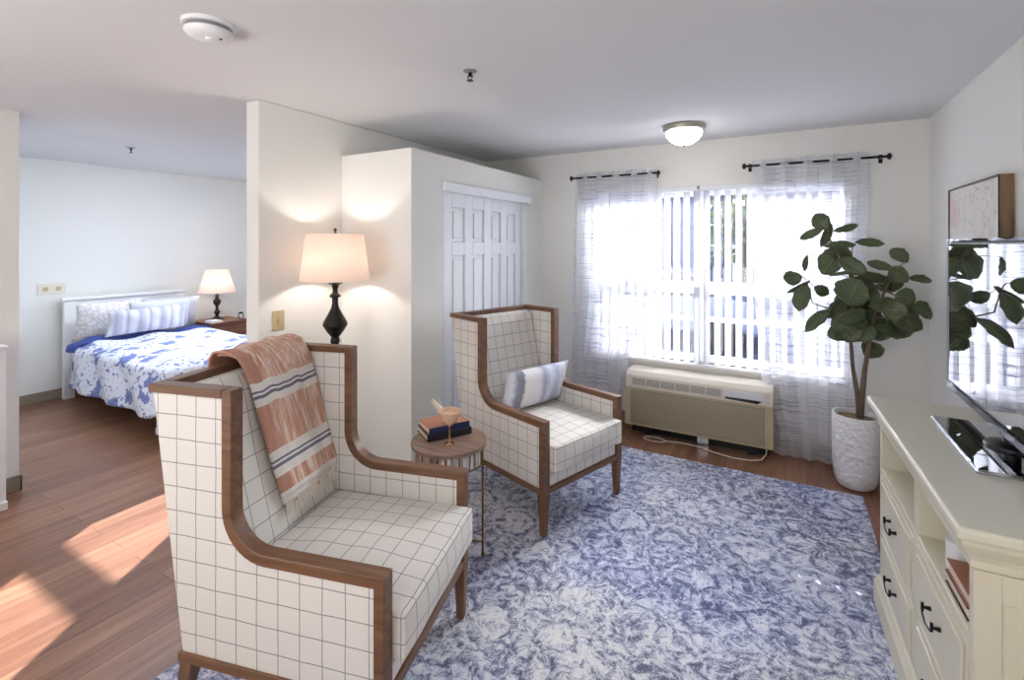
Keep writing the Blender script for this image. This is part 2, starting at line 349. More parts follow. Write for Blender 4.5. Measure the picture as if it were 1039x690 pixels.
# ------------------------------------------------------------ mesh helpers
class MB:
    def __init__(s): s.bm = bmesh.new()
    def box(s, a, b, rot=None, org=(0, 0, 0)):
        x0, y0, z0 = a; x1, y1, z1 = b
        vs = [Vector((x, y, z)) for x in (x0, x1) for y in (y0, y1) for z in (z0, z1)]
        if rot is not None: vs = [rot @ (v - Vector(org)) + Vector(org) for v in vs]
        v = [s.bm.verts.new(p) for p in vs]
        for f in ((0, 1, 3, 2), (4, 6, 7, 5), (0, 4, 5, 1), (2, 3, 7, 6), (0, 2, 6, 4), (1, 5, 7, 3)): s.bm.faces.new([v[i] for i in f])
        return s
    def prism(s, pts, axis, a, b):
        # polygon pts in the two other axes, extruded from a to b along axis
        def P(p, t): return {'X': (t, p[0], p[1]), 'Y': (p[0], t, p[1]), 'Z': (p[0], p[1], t)}[axis]
        A = [s.bm.verts.new(P(p, a)) for p in pts]; B = [s.bm.verts.new(P(p, b)) for p in pts]
        s.bm.faces.new(A); s.bm.faces.new(B[::-1]); n = len(pts)
        for i in range(n): s.bm.faces.new((A[i], B[i], B[(i + 1) % n], A[(i + 1) % n]))
        return s
    def tube(s, pts, r, seg=10, cap=True):
        pts = [Vector(p) for p in pts]; rs = r if isinstance(r, (list, tuple)) else [r] * len(pts)
        rings = []; up = Vector((0, 0, 1)); prev = None
        for i, p in enumerate(pts):
            d = (pts[min(i + 1, len(pts) - 1)] - pts[max(i - 1, 0)]).normalized()
            if prev is None: x = d.cross(up if abs(d.z) < .95 else Vector((1, 0, 0))).normalized()
            else: x = (prev - d * prev.dot(d)).normalized()
            prev = x; y = d.cross(x)
            rings.append([s.bm.verts.new(p + (x * math.cos(2 * math.pi * k / seg) + y * math.sin(2 * math.pi * k / seg)) * rs[i]) for k in range(seg)])
        for i in range(len(rings) - 1):
            for k in range(seg): s.bm.faces.new((rings[i][k], rings[i][(k + 1) % seg], rings[i + 1][(k + 1) % seg], rings[i + 1][k]))
        if cap: s.bm.faces.new(rings[0][::-1]); s.bm.faces.new(rings[-1])
        return s
    def lathe(s, prof, c=(0, 0, 0), seg=32, closed=True):
        rings = []
        for r, z in prof:
            rings.append([s.bm.verts.new((c[0] + r * math.cos(2 * math.pi * k / seg), c[1] + r * math.sin(2 * math.pi * k / seg), c[2] + z)) for k in range(seg)])
        for i in range(len(rings) - 1):
            for k in range(seg): s.bm.faces.new((rings[i][k], rings[i][(k + 1) % seg], rings[i + 1][(k + 1) % seg], rings[i + 1][k]))
        if closed: s.bm.faces.new(rings[0][::-1]); s.bm.faces.new(rings[-1])
        return s
    def sweep(s, path, w0, w1, thick):
        """band of rectangular section along a path in XZ: from y=w0 to w1, 'thick' measured to the left of the path"""
        n = len(path); L = []
        for i, (x, z) in enumerate(path):
            a = path[max(i - 1, 0)]; b = path[min(i + 1, n - 1)]
            p = Vector((x, z)); nn = Vector((0, 0)); cnt = 0
            d1 = (Vector(path[i]) - Vector(path[i - 1])).normalized() if i > 0 else None
            d2 = (Vector(path[i + 1]) - Vector(path[i])).normalized() if i < n - 1 else None
            if d1 is None: d1 = d2
            if d2 is None: d2 = d1
            n1 = Vector((-d1.y, d1.x)); n2 = Vector((-d2.y, d2.x)); m = (n1 + n2).normalized(); k = 1 / max(.35, m.dot(n1))
            q = p + m * thick * k
            L.append([s.bm.verts.new(v) for v in ((p.x, w0, p.y), (p.x, w1, p.y), (q.x, w1, q.y), (q.x, w0, q.y))])
        for i in range(n - 1):
            for k in range(4): s.bm.faces.new((L[i][k], L[i][(k + 1) % 4], L[i + 1][(k + 1) % 4], L[i + 1][k]))
        s.bm.faces.new(L[0][::-1]); s.bm.faces.new(L[-1]); return s
    def build(s, name, mat, parent=None, loc=(0, 0, 0), rz=0, bevel=0, smooth=False, sub=0, bseg=2, solid=0):
        bmesh.ops.recalc_face_normals(s.bm, faces=s.bm.faces)
        me = bpy.data.meshes.new(name); s.bm.to_mesh(me); s.bm.free()
        me.materials.append(M[mat] if isinstance(mat, str) else mat)
        o = bpy.data.objects.new(name, me); COL.objects.link(o); o.location = loc; o.rotation_euler = (0, 0, rz)
        if parent: o.parent = parent
        if smooth:
            for p in me.polygons: p.use_smooth = True
        if solid:
            m = o.modifiers.new('t', 'SOLIDIFY'); m.thickness = solid; m.offset = 0
        if bevel:
            m = o.modifiers.new('b', 'BEVEL'); m.width = bevel; m.segments = bseg; m.limit_method = 'ANGLE'; m.angle_limit = R(40)
        if sub:
            m = o.modifiers.new('s', 'SUBSURF'); m.levels = m.render_levels = sub
        return o

def tag(o, label, cat, group=None):
    o['label'] = label; o['category'] = cat
    if group: o['group'] = group
    return o
def thing(name, label, cat, loc=(0, 0, 0), rz=0, group=None):
    o = bpy.data.objects.new(name, None); COL.objects.link(o); o.location = loc; o.rotation_euler = (0, 0, rz)
    o.empty_display_size = .1
    return tag(o, label, cat, group)
def struct(name, mb, mat, **kw):
    o = mb.build(name, mat, **kw); o['kind'] = 'structure'; return o
def auto_smooth(o, ang=35):
    for p in o.data.polygons: p.use_smooth = True
    o.data.set_sharp_from_angle(angle=R(ang))
    return o
def arc(cx, cz, r, a0, a1, n=8):
    return [(cx + r * math.cos(R(a0 + (a1 - a0) * i / n)), cz + r * math.sin(R(a0 + (a1 - a0) * i / n))) for i in range(n + 1)]
def copy_tree(o, parent=None):
    c = o.copy(); COL.objects.link(c)
    if parent: c.parent = parent
    for ch in list(o.children): copy_tree(ch, c)
    return c
def pillow(name, mat, w, h, t, parent=None, loc=(0, 0, 0), rot=(0, 0, 0), n=20):
    """pillow in its own XZ plane, thickness along Y, standing on z=0"""
    bm = bmesh.new(); g = {}
    for sgn in (1, -1):
        for i in range(n + 1):
            for j in range(n + 1):
                u, v = -1 + 2 * i / n, -1 + 2 * j / n
                if sgn == -1 and (i in (0, n) or j in (0, n)): g[sgn, i, j] = g[1, i, j]; continue
                e = (max(0, 1 - abs(u) ** 2.6) * max(0, 1 - abs(v) ** 2.6)) ** .55
                pu = 1 - .06 * (1 - abs(v) ** 2) * abs(u); pv = 1 - .06 * (1 - abs(u) ** 2) * abs(v)
                g[sgn, i, j] = bm.verts.new((u * w / 2 * (pu + .0), sgn * t / 2 * e + .004 * math.sin(9 * u + 4 * v) * e, h / 2 + v * h / 2 * pv))
    for sgn in (1, -1):
        for i in range(n):
            for j in range(n):
                q = [g[sgn, i, j], g[sgn, i + 1, j], g[sgn, i + 1, j + 1], g[sgn, i, j + 1]]
                try: bm.faces.new(q if sgn == -1 else q[::-1])
                except ValueError: pass
    mb = MB(); mb.bm.free(); mb.bm = bm
    o = mb.build(name, mat, parent, loc, smooth=True); o.rotation_euler = rot
    return o

# ============================================================ SETTING
CZ = 2.44
XR, YW = .85, 4.25           # right wall, window wall
XP = -2.70                   # partition between the living room and the bedroom
XL = -4.30; XB = -6.50; YB = -2.6
struct('floor', MB().box((XB - .15, YB - .15, -.12), (XR + .15, YW + .15, 0)), 'floor')
struct('ceiling', MB().box((XB - .15, YB - .15, CZ), (XR + .15, YW + .15, CZ + .12)), 'ceiling')
struct('wall_right', MB().box((XR, YB - .15, 0), (XR + .15, YW + .15, CZ)), 'wall')
struct('wall_behind_camera', MB().box((XL, YB - .15, 0), (XR, YB, CZ)), 'wall')
struct('wall_left', MB().box((XL - .12, YB - .15, 0), (XL, 1.15, CZ)), 'wall')
struct('wall_bedroom_near', MB().box((XB, 1.03, 0), (XL - .12, 1.15, CZ)), 'wall')
struct('wall_bedroom_left', MB().box((XB - .15, 1.03, 0), (XB, YW + .15, CZ)), 'wall')
struct('wall_partition', MB().box((XP - .12, 1.742, 0), (XP, YW, CZ)), 'wall', bevel=.008)
# window wall with its two openings
WX0, WX1, WZ0, WZ1 = -1.60, .41, .60, 2.04
BX0, BX1, BZ0, BZ1 = -5.43, -4.70, .55, 2.05
mb = MB()
for a, b in (((XB, 0), (BX0, CZ)), ((BX1, 0), (WX0, CZ)), ((WX1, 0), (XR, CZ)), ((BX0, 0), (BX1, BZ0)), ((BX0, BZ1), (BX1, CZ)), ((WX0, 0), (WX1, WZ0)), ((WX0, WZ1), (WX1, CZ))):
    mb.box((a[0], YW, a[1]), (b[0], YW + .15, b[1]))
struct('wall_window', mb, 'wall')
# closet box
CX, CY, CH = -2.07, 2.36, 2.20
D0, D1, DZ = 2.69, 3.925, 1.98
mb = MB(); e = .0
mb.box((XP, CY, 0), (CX, CY + .09, CH)).box((CX - .09, CY + .09, 0), (CX, D0, CH)).box((CX - .09, D1, 0), (CX, YW, CH))
mb.box((CX - .09, D0, DZ), (CX, D1, CH)).box((XP, CY + .09, CH - .06), (CX - .09, YW, CH))
struct('wall_closet', mb, 'wall')
struct('trim_closet_header', MB().box((CX, D0 - .02, DZ - .03), (CX + .04, D1 + .03, DZ + .04)), 'vinyl', bevel=.008)
struct('trim_closet_jamb', MB().box((CX - .085, D0, 0), (CX - .01, D0 + .012, DZ)).box((CX - .085, D1 - .012, 0), (CX - .01, D1, DZ)), 'vinyl')
def closet_door(name, y0, y1, x):
    """six-panel leaf, face towards +X"""
    t = .034; zt = DZ - .005; mb = MB()
    st = .10; mid = (y0 + y1) / 2
    zs = [(.0, .22), (.80, .92), (1.52, 1.62), (1.86, zt)]      # rails
    zs = [(.008, .20), (.78, .93), (1.50, 1.60), (1.85, zt)]
    mb.box((x - t, y0, .008), (x, y0 + st, zt)).box((x - t, y1 - st, .008), (x, y1, zt)).box((x - t, mid - st / 2, .008), (x, mid + st / 2, zt))
    for a, b in zs:
        mb.box((x - t, y0 + st, a), (x, mid - st / 2, b)); mb.box((x - t, mid + st / 2, a), (x, y1 - st, b))
    o = struct(name, mb, 'vinyl', bevel=.004)
    pm = MB()
    for k in range(3):
        za, zb = zs[k][1], zs[k + 1][0]
        for ya, yb in ((y0 + st, mid - st / 2), (mid + st / 2, y1 - st)):
            pm.box((x - t + .004, ya, za), (x - .016, yb, zb)); pm.box((x - t + .004, ya + .025, za + .025), (x - .004, yb - .025, zb - .025))
    pm.build('door_panel', 'vinyl', o, bevel=.008)
    return o
closet_door('door_1', 2.706, 3.335, CX - .012)
closet_door('door_2', 3.30, 3.91, CX - .05)
# baseboards
def bb(name, a, b): struct(name, MB().box((*a, 0), (*b, .10)), 'base', bevel=.003)
bb('baseboard_bedroom_left', (XB, 1.15), (XB + .012, YW))
bb('baseboard_left', (XL, YB), (XL + .012, 1.162))
bb('baseboard_bedroom_near', (XB, 1.15), (XL + .012, 1.162))
bb('baseboard_window', (CX, YW - .012), (XR, YW)); bb('baseboard_right', (XR - .012, YB), (XR, YW))
bb('baseboard_closet_side', (XP, CY - .012), (CX + .012, CY)); bb('baseboard_closet_front', (CX, CY), (CX + .012, D0))
bb('baseboard_closet_end', (CX, D1), (CX + .012, YW)); bb('baseboard_partition', (XP, 1.73), (XP + .012, CY))
bb('baseboard_partition_end', (XP - .132, 1.73), (XP, 1.742)); bb('baseboard_partition_bedroom', (XP - .132, 1.742), (XP - .12, YW))
# windows
def window(name, x0, x1, z0, z1, mulls, rail):
    y0, y1 = YW + .05, YW + .11; f = .05; mb = MB()
    mb.box((x0, y0, z0), (x0 + f, y1, z1)).box((x1 - f, y0, z0), (x1, y1, z1)).box((x0 + f, y0, z1 - f), (x1 - f, y1, z1)).box((x0 + f, y0, z0), (x1 - f, y1, z0 + f))
    for m in mulls: mb.box((m - .045, y0 - .01, z0 + f), (m + .045, y1, z1 - f))
    xs = [x0 + f] + sum([[m - .045, m + .045] for m in mulls], []) + [x1 - f]
    for i in range(0, len(xs), 2): mb.box((xs[i], y0 - .005, rail - .03), (xs[i + 1], y1 - .005, rail + .03))
    o = struct(name, mb, 'vinyl', bevel=.004)
    MB().box((x0 + f, y0 + .03, z0 + f), (x1 - f, y0 + .036, z1 - f)).build('window_glass', 'glass', o)
    MB().box((x0 - .0, YW - .05, z0 - .025), (x1 + .0, YW + .05, z0)).build('window_sill', 'white', o, bevel=.006)
    return o
window('window_1', WX0, WX1, WZ0, WZ1, [-.62], 1.235)
window('window_2', BX0, BX1, BZ0, BZ1, [], 1.33)

# ============================================================ ARMCHAIRS
def profile(x0, inset=0):
    """upper outline of the wing + arm, back to front, in local x (forward) and z"""
    zt, za, xw, r = 1.118, .622, -.535, .125
    return [(xw - inset, zt)] + [(xw + r + (r + inset) * math.cos(R(180 + 90 * i / 10)), za + r + (r + inset) * math.sin(R(180 + 90 * i / 10))) for i in range(11)] + [(0, za - inset)]
def make_armchair(label, loc, rz):
    g = 'matching checked wing armchairs'
    T_ = thing('wing_armchair', label, 'armchair', loc, rz, g)
    HW, BX, BT, Z0, ZT = .356, -.744, -.867, .226, 1.118
    xb = lambda z: BX + (BT - BX) * (z - Z0) / (ZT - Z0)
    for s in (-1, 1):
        # upholstered side panel (full wing + arm silhouette, slightly inset from the wood)
        pr = profile(0, .03)
        poly = [(0 - .03, Z0 + .03)] + [(min(x, -.03), z) for x, z in pr[::-1]] + [(xb(ZT) + .012, ZT - .028), (BX + .012, Z0 + .03)]
        poly = [(x, min(z, ZT - .028)) for x, z in poly]
        y0, y1 = (HW - .006, HW - .048) if s > 0 else (-HW + .006, -HW + .048)
        MB().prism(poly, 'Y', min(y0, y1), max(y0, y1)).build('side_panel', 'check', T_, bevel=.006)
        # wood: show band that runs down the wing, round the curve, along the arm and down the front post
        path = [(xb(ZT) - .0, ZT)] + profile(0) + [(0, Z0)]
        path = path[1:]
        ya, yb_ = (HW - .052, HW) if s > 0 else (-HW, -HW + .052)
        o = MB().sweep(path, ya, yb_, -.036).build('arm_frame', 'walnut', T_, bevel=.004); auto_smooth(o, 40)
        MB().box((xb(ZT) + .0, ya, ZT - .027), (-.573, yb_, ZT)).build('wing_cap', 'walnut', T_, bevel=.003)
        MB().box((BX, ya + .004 * (s > 0), Z0), (-.036, yb_ - .004 * (s > 0), Z0 + .032)).build('bottom_rail', 'walnut', T_, bevel=.003)
        # legs: tapered square
        for xc, splay in ((-.024, 0), (BX + .03, -.05)):
            yc = s * (HW - .026); a = .024; b = .016
            m = MB(); q = []
            for z, h, dx in ((Z0, a, 0), (0, b, splay)):
                q.append([m.bm.verts.new((xc + dx + i * h, yc + j * h, z)) for i, j in ((-1, -1), (1, -1), (1, 1), (-1, 1))])
            m.bm.faces.new(q[0]); m.bm.faces.new(q[1][::-1])
            for k in range(4): m.bm.faces.new((q[0][k], q[0][(k + 1) % 4], q[1][(k + 1) % 4], q[1][k]))
            m.build('leg', 'walnutz', T_, bevel=.003)
    yi = HW - .048
    # back: outer panel and padded inner back
    MB().prism([(xb(Z0 + .03), Z0 + .03), (xb(ZT - .03), ZT - .03), (xb(ZT - .03) + .05, ZT - .03), (xb(Z0 + .03) + .05, Z0 + .03)], 'Y', -yi, yi).build('back_panel', 'check', T_, bevel=.008)
    MB().box((xb(ZT), -HW + .052, ZT - .030), (xb(ZT) + .045, HW - .052, ZT)).build('top_rail', 'walnuty', T_, bevel=.004)
    pts = [(-.79, ZT - .032), (-.775, ZT - .016)]
    MB().prism([(xb(.40) + .05, .40), (xb(ZT - .03) + .045, ZT - .032), (-.782, ZT - .028), (-.752, 1.03), (-.70, .80), (-.645, .60), (-.61, .46), (-.61, .40)], 'Y', -yi + .002, yi - .002).build('inner_back', 'check', T_, bevel=.014, bseg=3)
    # seat deck, front rail, cushion
    MB().box((BX + .04, -yi + .002, Z0 + .03), (-.012, yi - .002, .345)).build('seat_deck', 'check', T_, bevel=.01)
    MB().box((-.036, -HW + .052, Z0), (-.002, HW - .052, Z0 + .03)).build('front_rail', 'walnuty', T_, bevel=.003)
    MB().box((BX, -HW + .052, Z0), (BX + .036, HW - .052, Z0 + .03)).build('back_rail', 'walnuty', T_, bevel=.003)
    x0, x1, y0, y1, zb, zt = -.60, .038, -yi + .004, yi - .004, .347, .478
    m = MB().box((x0, y0, zb), (x1, y1, zt)); bm = m.bm
    bmesh.ops.subdivide_edges(bm, edges=bm.edges[:], cuts=11, use_grid_fill=True)
    for v in bm.verts:
        u = (v.co.x - x0) / (x1 - x0) * 2 - 1; w = (v.co.y - y0) / (y1 - y0) * 2 - 1; k = (v.co.z - zb) / (zt - zb)
        v.co.z += k * (.024 * (1 - u * u) * (1 - w * w) + .010 * (u + 1) / 2) + .003 * math.sin(9 * u + 2) * math.sin(7 * w)
        if u > .99: v.co.x += .012 * (1 - w * w) * (1 - (2 * k - 1) ** 2)
    m.build('seat_cushion', 'check', T_, smooth=True, bevel=.030, bseg=5)
    return T_
NEAR = (-1.09, 1.367, R(14.9)); FAR = (-1.014, 2.668, R(-18.35))
near = make_armchair('checked wing armchair in the foreground with the rust throw over its back', (NEAR[0], NEAR[1], .008), NEAR[2])
far = copy_tree(near); far.location = (FAR[0], FAR[1], .008); far.rotation_euler = (0, 0, FAR[2])
far['label'] = 'checked wing armchair near the window with a blue striped pillow on its seat'

# throw over the near chair's back (local chair frame, then placed with the same transform)
def make_throw():
    # centre line path (x,z) from behind over the top and down the inner back
    HWp = [(-.845, .82), (-.868, .95), (-.882, 1.06), (-.884, 1.118), (-.872, 1.138), (-.845, 1.142), (-.81, 1.140), (-.775, 1.125), (-.755, 1.085), (-.735, 1.02), (-.712, .92), (-.690, .82), (-.665, .72), (-.640, .62), (-.625, .54)]
    def at(t):
        k = t * (len(HWp) - 1); i = min(int(k), len(HWp) - 2); f = k - i
        return Vector((HWp[i][0] * (1 - f) + HWp[i + 1][0] * f, HWp[i][1] * (1 - f) + HWp[i + 1][1] * f))
    root = thing('throw_blanket', 'rust and ivory striped fringed throw draped over the foreground armchair', 'throw', (NEAR[0], NEAR[1], .008), NEAR[2])
    def layer(name, t0, t1, s0t, s1t, s0b, s1b, off, vmap):
        n, m = 70, 26; bm = bmesh.new(); uvl = bm.loops.layers.uv.new('UVMap'); g = []
        for i in range(n + 1):
            t = t0 + (t1 - t0) * i / n; p = at(t); row = []
            q = at(min(1, t + .01)) - at(max(0, t - .01)); nn = Vector((-q.y, q.x)).normalized() * -1
            if nn.y < 0 and t < .35 and t > .1: nn = -nn
            f = max(0, (t - .43) / .57)
            nn = Vector((1, .35)).normalized() * f + Vector((0, 1)) * (1 - f) if t > .3 else (Vector((0, 1)) * (t / .3) + Vector((-1, 0)) * (1 - t / .3))
            for j in range(m + 1):
                u = j / m; s_a = s0t + (s0b - s0t) * f; s_b = s1t + (s1b - s1t) * f
                y = s_a + (s_b - s_a) * u
                w = off + .005 * math.sin(u * 17 + t * 5) + .004 * math.sin(u * 31 - t * 9) + .003
                row.append(bm.verts.new((p.x + nn.x * w, y, p.y + nn.y * w)))
            g.append(row)
        for i in range(n):
            for j in range(m):
                fc = bm.faces.new((g[i][j], g[i][j + 1], g[i + 1][j + 1], g[i + 1][j]))
                for lp, (a, b) in zip(fc.loops, ((i, j), (i, j + 1), (i + 1, j + 1), (i + 1, j))):
                    lp[uvl].uv = (b / m, vmap[0] + (vmap[1] - vmap[0]) * a / n)
        mb = MB(); mb.bm.free(); mb.bm = bm
        o = mb.build(name, 'throw', root, smooth=True, solid=.008); return g
    # local y = -s ; near side has s>0
    layer('blanket_upper_layer', .0, .955, -.10, .275, -.015, .325, .020, (-.28, 1))
    layer('blanket_under_layer', .30, .985, -.085, .285, -.005, .335, .006, (-.1, .93))
    fr = MB()
    for k in range(34):
        y = -.008 + .345 * k / 33; a = at(.98)
        fr.tube([(a.x + .014, y, a.y + .014), (a.x + .022 + random.uniform(-.003, .006), y + random.uniform(-.006, .006), a.y - .015), (a.x + .028, y + random.uniform(-.01, .01), a.y - .034)], [.004, .0035, .002], 5)
    fr.build('fringe', 'fringe', root)
make_throw()
# pillow on the far chair
c, s_ = math.cos(FAR[2]), math.sin(FAR[2])
def loc_far(x, y, z): return (FAR[0] + c * x - s_ * y, FAR[1] + s_ * x + c * y, z + .008)
p = pillow('lumbar_pillow', 'inkpillow', .56, .29, .13, loc=loc_far(-.52, .06, .497), rot=(R(17), 0, FAR[2] + R(90) - R(2)))
tag(p, 'blue and white ink striped lumbar pillow leaning in the window-side armchair', 'pillow')

# ============================================================ SIDE TABLE + books + coupe
TX, TY, TZ = -1.508, 2.01, .58
t = thing('round_side_table', 'small round wooden side table with thin brass legs between the armchairs', 'side table', (TX, TY, .008))
auto_smooth(MB().lathe([(.0001, TZ - .03), (.185, TZ - .03), (.193, TZ - .026), (.195, TZ - .012), (.193, TZ - .008), (.19, TZ - .008), (.0001, TZ - .008)], seg=48).build('table_top', 'tabletop', t))
auto_smooth(MB().lathe([(.168, TZ - .11), (.172, TZ - .11), (.172, TZ - .03), (.168, TZ - .03)], seg=48, closed=False).build('apron_band', 'mirrorband', t))
auto_smooth(MB().lathe([(.168, TZ - .116), (.176, TZ - .116), (.176, TZ - .108), (.168, TZ - .108)], seg=48, closed=False).build('brass_ring', 'brass', t))
for k in range(4):
    a = R(17 + 90 * k); r = .178
    MB().tube([(r * math.cos(a), r * math.sin(a), TZ - .03), (r * math.cos(a), r * math.sin(a), .0)], .0055, 10).build('leg', 'brass', t)
    auto_smooth(MB().tube([(r * math.cos(a), r * math.sin(a), .012), (r * math.cos(a), r * math.sin(a), 0)], .009, 10).build('foot', 'brass', t))
auto_smooth(MB().tube([(.178 * math.cos(R(17)), .178 * math.sin(R(17)), .07), (.178 * math.cos(R(197)), .178 * math.sin(R(197)), .07)], .004, 8).build('stretcher', 'brass', t))
def book(name, label, loc, rz, L, D, Hh, cover, group):
    t = thing(name, label, 'book', loc, rz, group)
    MB().box((-L / 2, -D / 2, 0), (L / 2, D / 2, .003)).box((-L / 2, -D / 2, Hh - .003), (L / 2, D / 2, Hh)).box((-L / 2, -D / 2, .003), (L / 2, -D / 2 + .004, Hh - .003)).build('cover', cover, t, bevel=.001)
    MB().box((-L / 2 + .004, -D / 2 + .004, .003), (L / 2 - .004, D / 2 - .005, Hh - .003)).build('pages', 'paper', t)
    return t
def placed(o): return o
zt = TZ
book('book', 'dark charcoal book at the bottom of the pair on the round side table', (-1.590, 2.075, zt), R(58), .245, .17, .034, 'darkbook', 'books on the round side table')
b2 = book('book', 'blue spined book with rust cover topmost on the round side table', (-1.594, 2.077, zt + .034), R(60), .225, .155, .030, 'rust', 'books on the round side table')
o = MB().box((-.1130, -.0795, .0), (.1130, -.0765, .030)).build('spine', 'navy', b2); o['label'] = 'blue spine'
t = thing('coupe_glass', 'blush coupe glass on a slim gold stem standing on the round side table', 'glass', (-1.474, 1.966, zt))
auto_smooth(MB().lathe([(.0001, 0), (.026, 0), (.026, .003), (.006, .007), (.0035, .012), (.0035, .085), (.005, .09), (.0001, .091)], seg=28).build('stem_and_foot', 'gold', t))
auto_smooth(MB().lathe([(.004, .09), (.020, .102), (.044, .130), (.058, .168), (.0565, .168), (.0425, .131), (.019, .1045), (.003, .094)], seg=32, closed=False).build('bowl', 'drink', t))
auto_smooth(MB().lathe([(.0001, .150), (.049, .150), (.0495, .153), (.0001, .154)], seg=32).build('drink', 'drink', t))
t = thing('driftwood_ornament', 'pale forked driftwood ornament lying on the top book of the side table', 'ornament', (-1.575, 2.06, zt + .066))
MB().tube([(.07, .03, .012), (.035, .01, .018), (-.005, -.0, .045), (-.045, -.02, .085), (-.062, -.03, .112)], [.009, .013, .014, .013, .010], 10).build('branch', 'coral', t, smooth=True)
MB().tube([(-.005, .0, .045), (-.06, .05, .05), (-.10, .07, .085)], [.006, .0035, .0015], 8).tube([(.05, .02, .012), (.01, .055, .006)], [.008, .006], 8).build('twig', 'coral', t, smooth=True)

# ============================================================ FLOOR LAMP in the corner
t = thing('floor_lamp', 'dark turned floor lamp with tapered linen shade in the closet corner', 'floor lamp', (-2.43, 2.07, 0))
prof = [(.14, 0), (.145, .01), (.13, .03), (.06, .05), (.03, .08), (.022, .12), (.02, .45), (.03, .47), (.018, .50), (.018, .80), (.03, .83), (.022, .90), (.02, .965), (.028, .98), (.028, .995), (.022, 1.01), (.05, 1.045), (.074, 1.085), (.070, 1.105), (.045, 1.15), (.024, 1.19), (.018, 1.22), (.018, 1.25), (.034, 1.262), (.034, 1.268), (.016, 1.285), (.016, 1.31), (.022, 1.33), (.044, 1.342), (.044, 1.346), (.014, 1.352), (.014, 1.40)]
auto_smooth(MB().lathe([(.0001, 0)] + prof + [(.0001, 1.40)], seg=36).build('turned_post', 'bronze', t), 30)
MB().lathe([(.205, 1.364), (.168, 1.648)], seg=56, closed=False).build('lamp_shade', 'shade', t, smooth=True, solid=.003)
auto_smooth(MB().tube([(0, 0, 1.44), (.05, 0, 1.47), (.06, 0, 1.53), (.04, 0, 1.60), (0, 0, 1.64), (0, 0, 1.655)], .002, 6).tube([(-.165, 0, 1.64), (.165, 0, 1.64)], .002, 6).tube([(0, -.165, 1.64), (0, .165, 1.64)], .002, 6).build('shade_harp', 'brass', t))
auto_smooth(MB().lathe([(.0001, 1.652), (.006, 1.652), (.012, 1.658), (.005, 1.663), (.011, 1.674), (.007, 1.682), (.0001, 1.684)], seg=20).build('finial', 'bronze', t))
auto_smooth(MB().lathe([(.0001, 1.40), (.016, 1.40), (.016, 1.45), (.0001, 1.45)], seg=16).build('bulb_socket', 'brass', t))
bl = lamp('lamp_bulb_light', 'POINT', (-2.43, 2.07, 1.505), (0, 0, -1), 4.5, (1, .94, .87), (.03,))

# ============================================================ BED ROOM
t = thing('bed', 'white panelled single bed against the far bedroom wall', 'bed', (-6.4, 2.6, 0))
HY = .565
mb = MB().box((-.03, -HY, 0), (.03, -HY + .09, 1.0)); mb.build('headboard_post', 'white', t, bevel=.006)
MB().box((-.03, HY - .09, 0), (.03, HY, 1.0)).build('headboard_post', 'white', t, bevel=.006)
MB().box((-.045, -HY - .02, 1.0), (.045, HY + .02, 1.035)).build('headboard_cap', 'white', t, bevel=.008)
mb = MB().box((-.012, -HY + .09, .30), (.012, HY - .09, 1.0)).box((-.022, -HY + .09, .90), (.022, HY - .09, 1.0))
for k in range(9): mb.box((.012, -.46 + k * .104, .32), (.017, -.372 + k * .104, .90))
mb.build('headboard_panel', 'white', t, bevel=.003)
MB().box((.03, -.50, .20), (2.02, -.46, .30)).box((.03, .46, .20), (2.02, .50, .30)).box((1.98, -.5, .2), (2.02, .5, .3)).build('bed_rail', 'bronze', t, bevel=.004)
for y in (-.47, .47):
    MB().box((1.96, y - .025, 0), (2.01, y + .025, .2)).build('leg', 'bronze', t)
MB().box((.04, -.53, .28), (2.04, .53, .54)).build('mattress', 'sheet', t, bevel=.05, bseg=4)
def draped(x0, x1, y0, y1, top, dl, dr, df, mat, name, loc, seed=0, dh=0, xr=None):
    n, m = 60, 56; bm = bmesh.new(); g = []
    Lx = (x1 - x0) + df; Ly = (y1 - y0) + dl + dr
    for i in range(n + 1):
        row = []
        a = Lx * i / n
        for j in range(m + 1):
            b = -dl + Ly * j / m
            over = max(0, a - (x1 - x0)); x = x0 + min(a, x1 - x0)
            side = 0
            if b < 0: y = y0; side = -b
            elif b > y1 - y0: y = y1; side = b - (y1 - y0)
            else: y = y0 + b
            wr = .012 * math.sin(9 * a + 2 * math.sin(5 * b)) + .010 * math.sin(13 * b + 3 * a)
            z = top + wr
            d = max(side, over) if not (side and over) else math.hypot(side, over) * .85
            z = top + wr * (1 if d == 0 else .3) - d * .93 - (.0 if d == 0 else .02)
            fl = (.035 + .10 * d) * (1 + .4 * math.sin(11 * a + 7 * b + seed))
            if side: y += (-1 if b < 0 else 1) * (fl + .02)
            if over: x += fl + .02
            if d == 0:
                ed = min(b, y1 - y0 - b, x1 - x0 - a); z -= .035 * max(0, 1 - ed / .08) ** 2
            row.append(bm.verts.new((x, y, max(.03, z))))
        g.append(row)
    for i in range(n):
        for j in range(m): bm.faces.new((g[i][j], g[i + 1][j], g[i + 1][j + 1], g[i][j + 1]))
    mb = MB(); mb.bm.free(); mb.bm = bm
    return mb.build(name, mat, None, loc, smooth=True, solid=.03, sub=1)
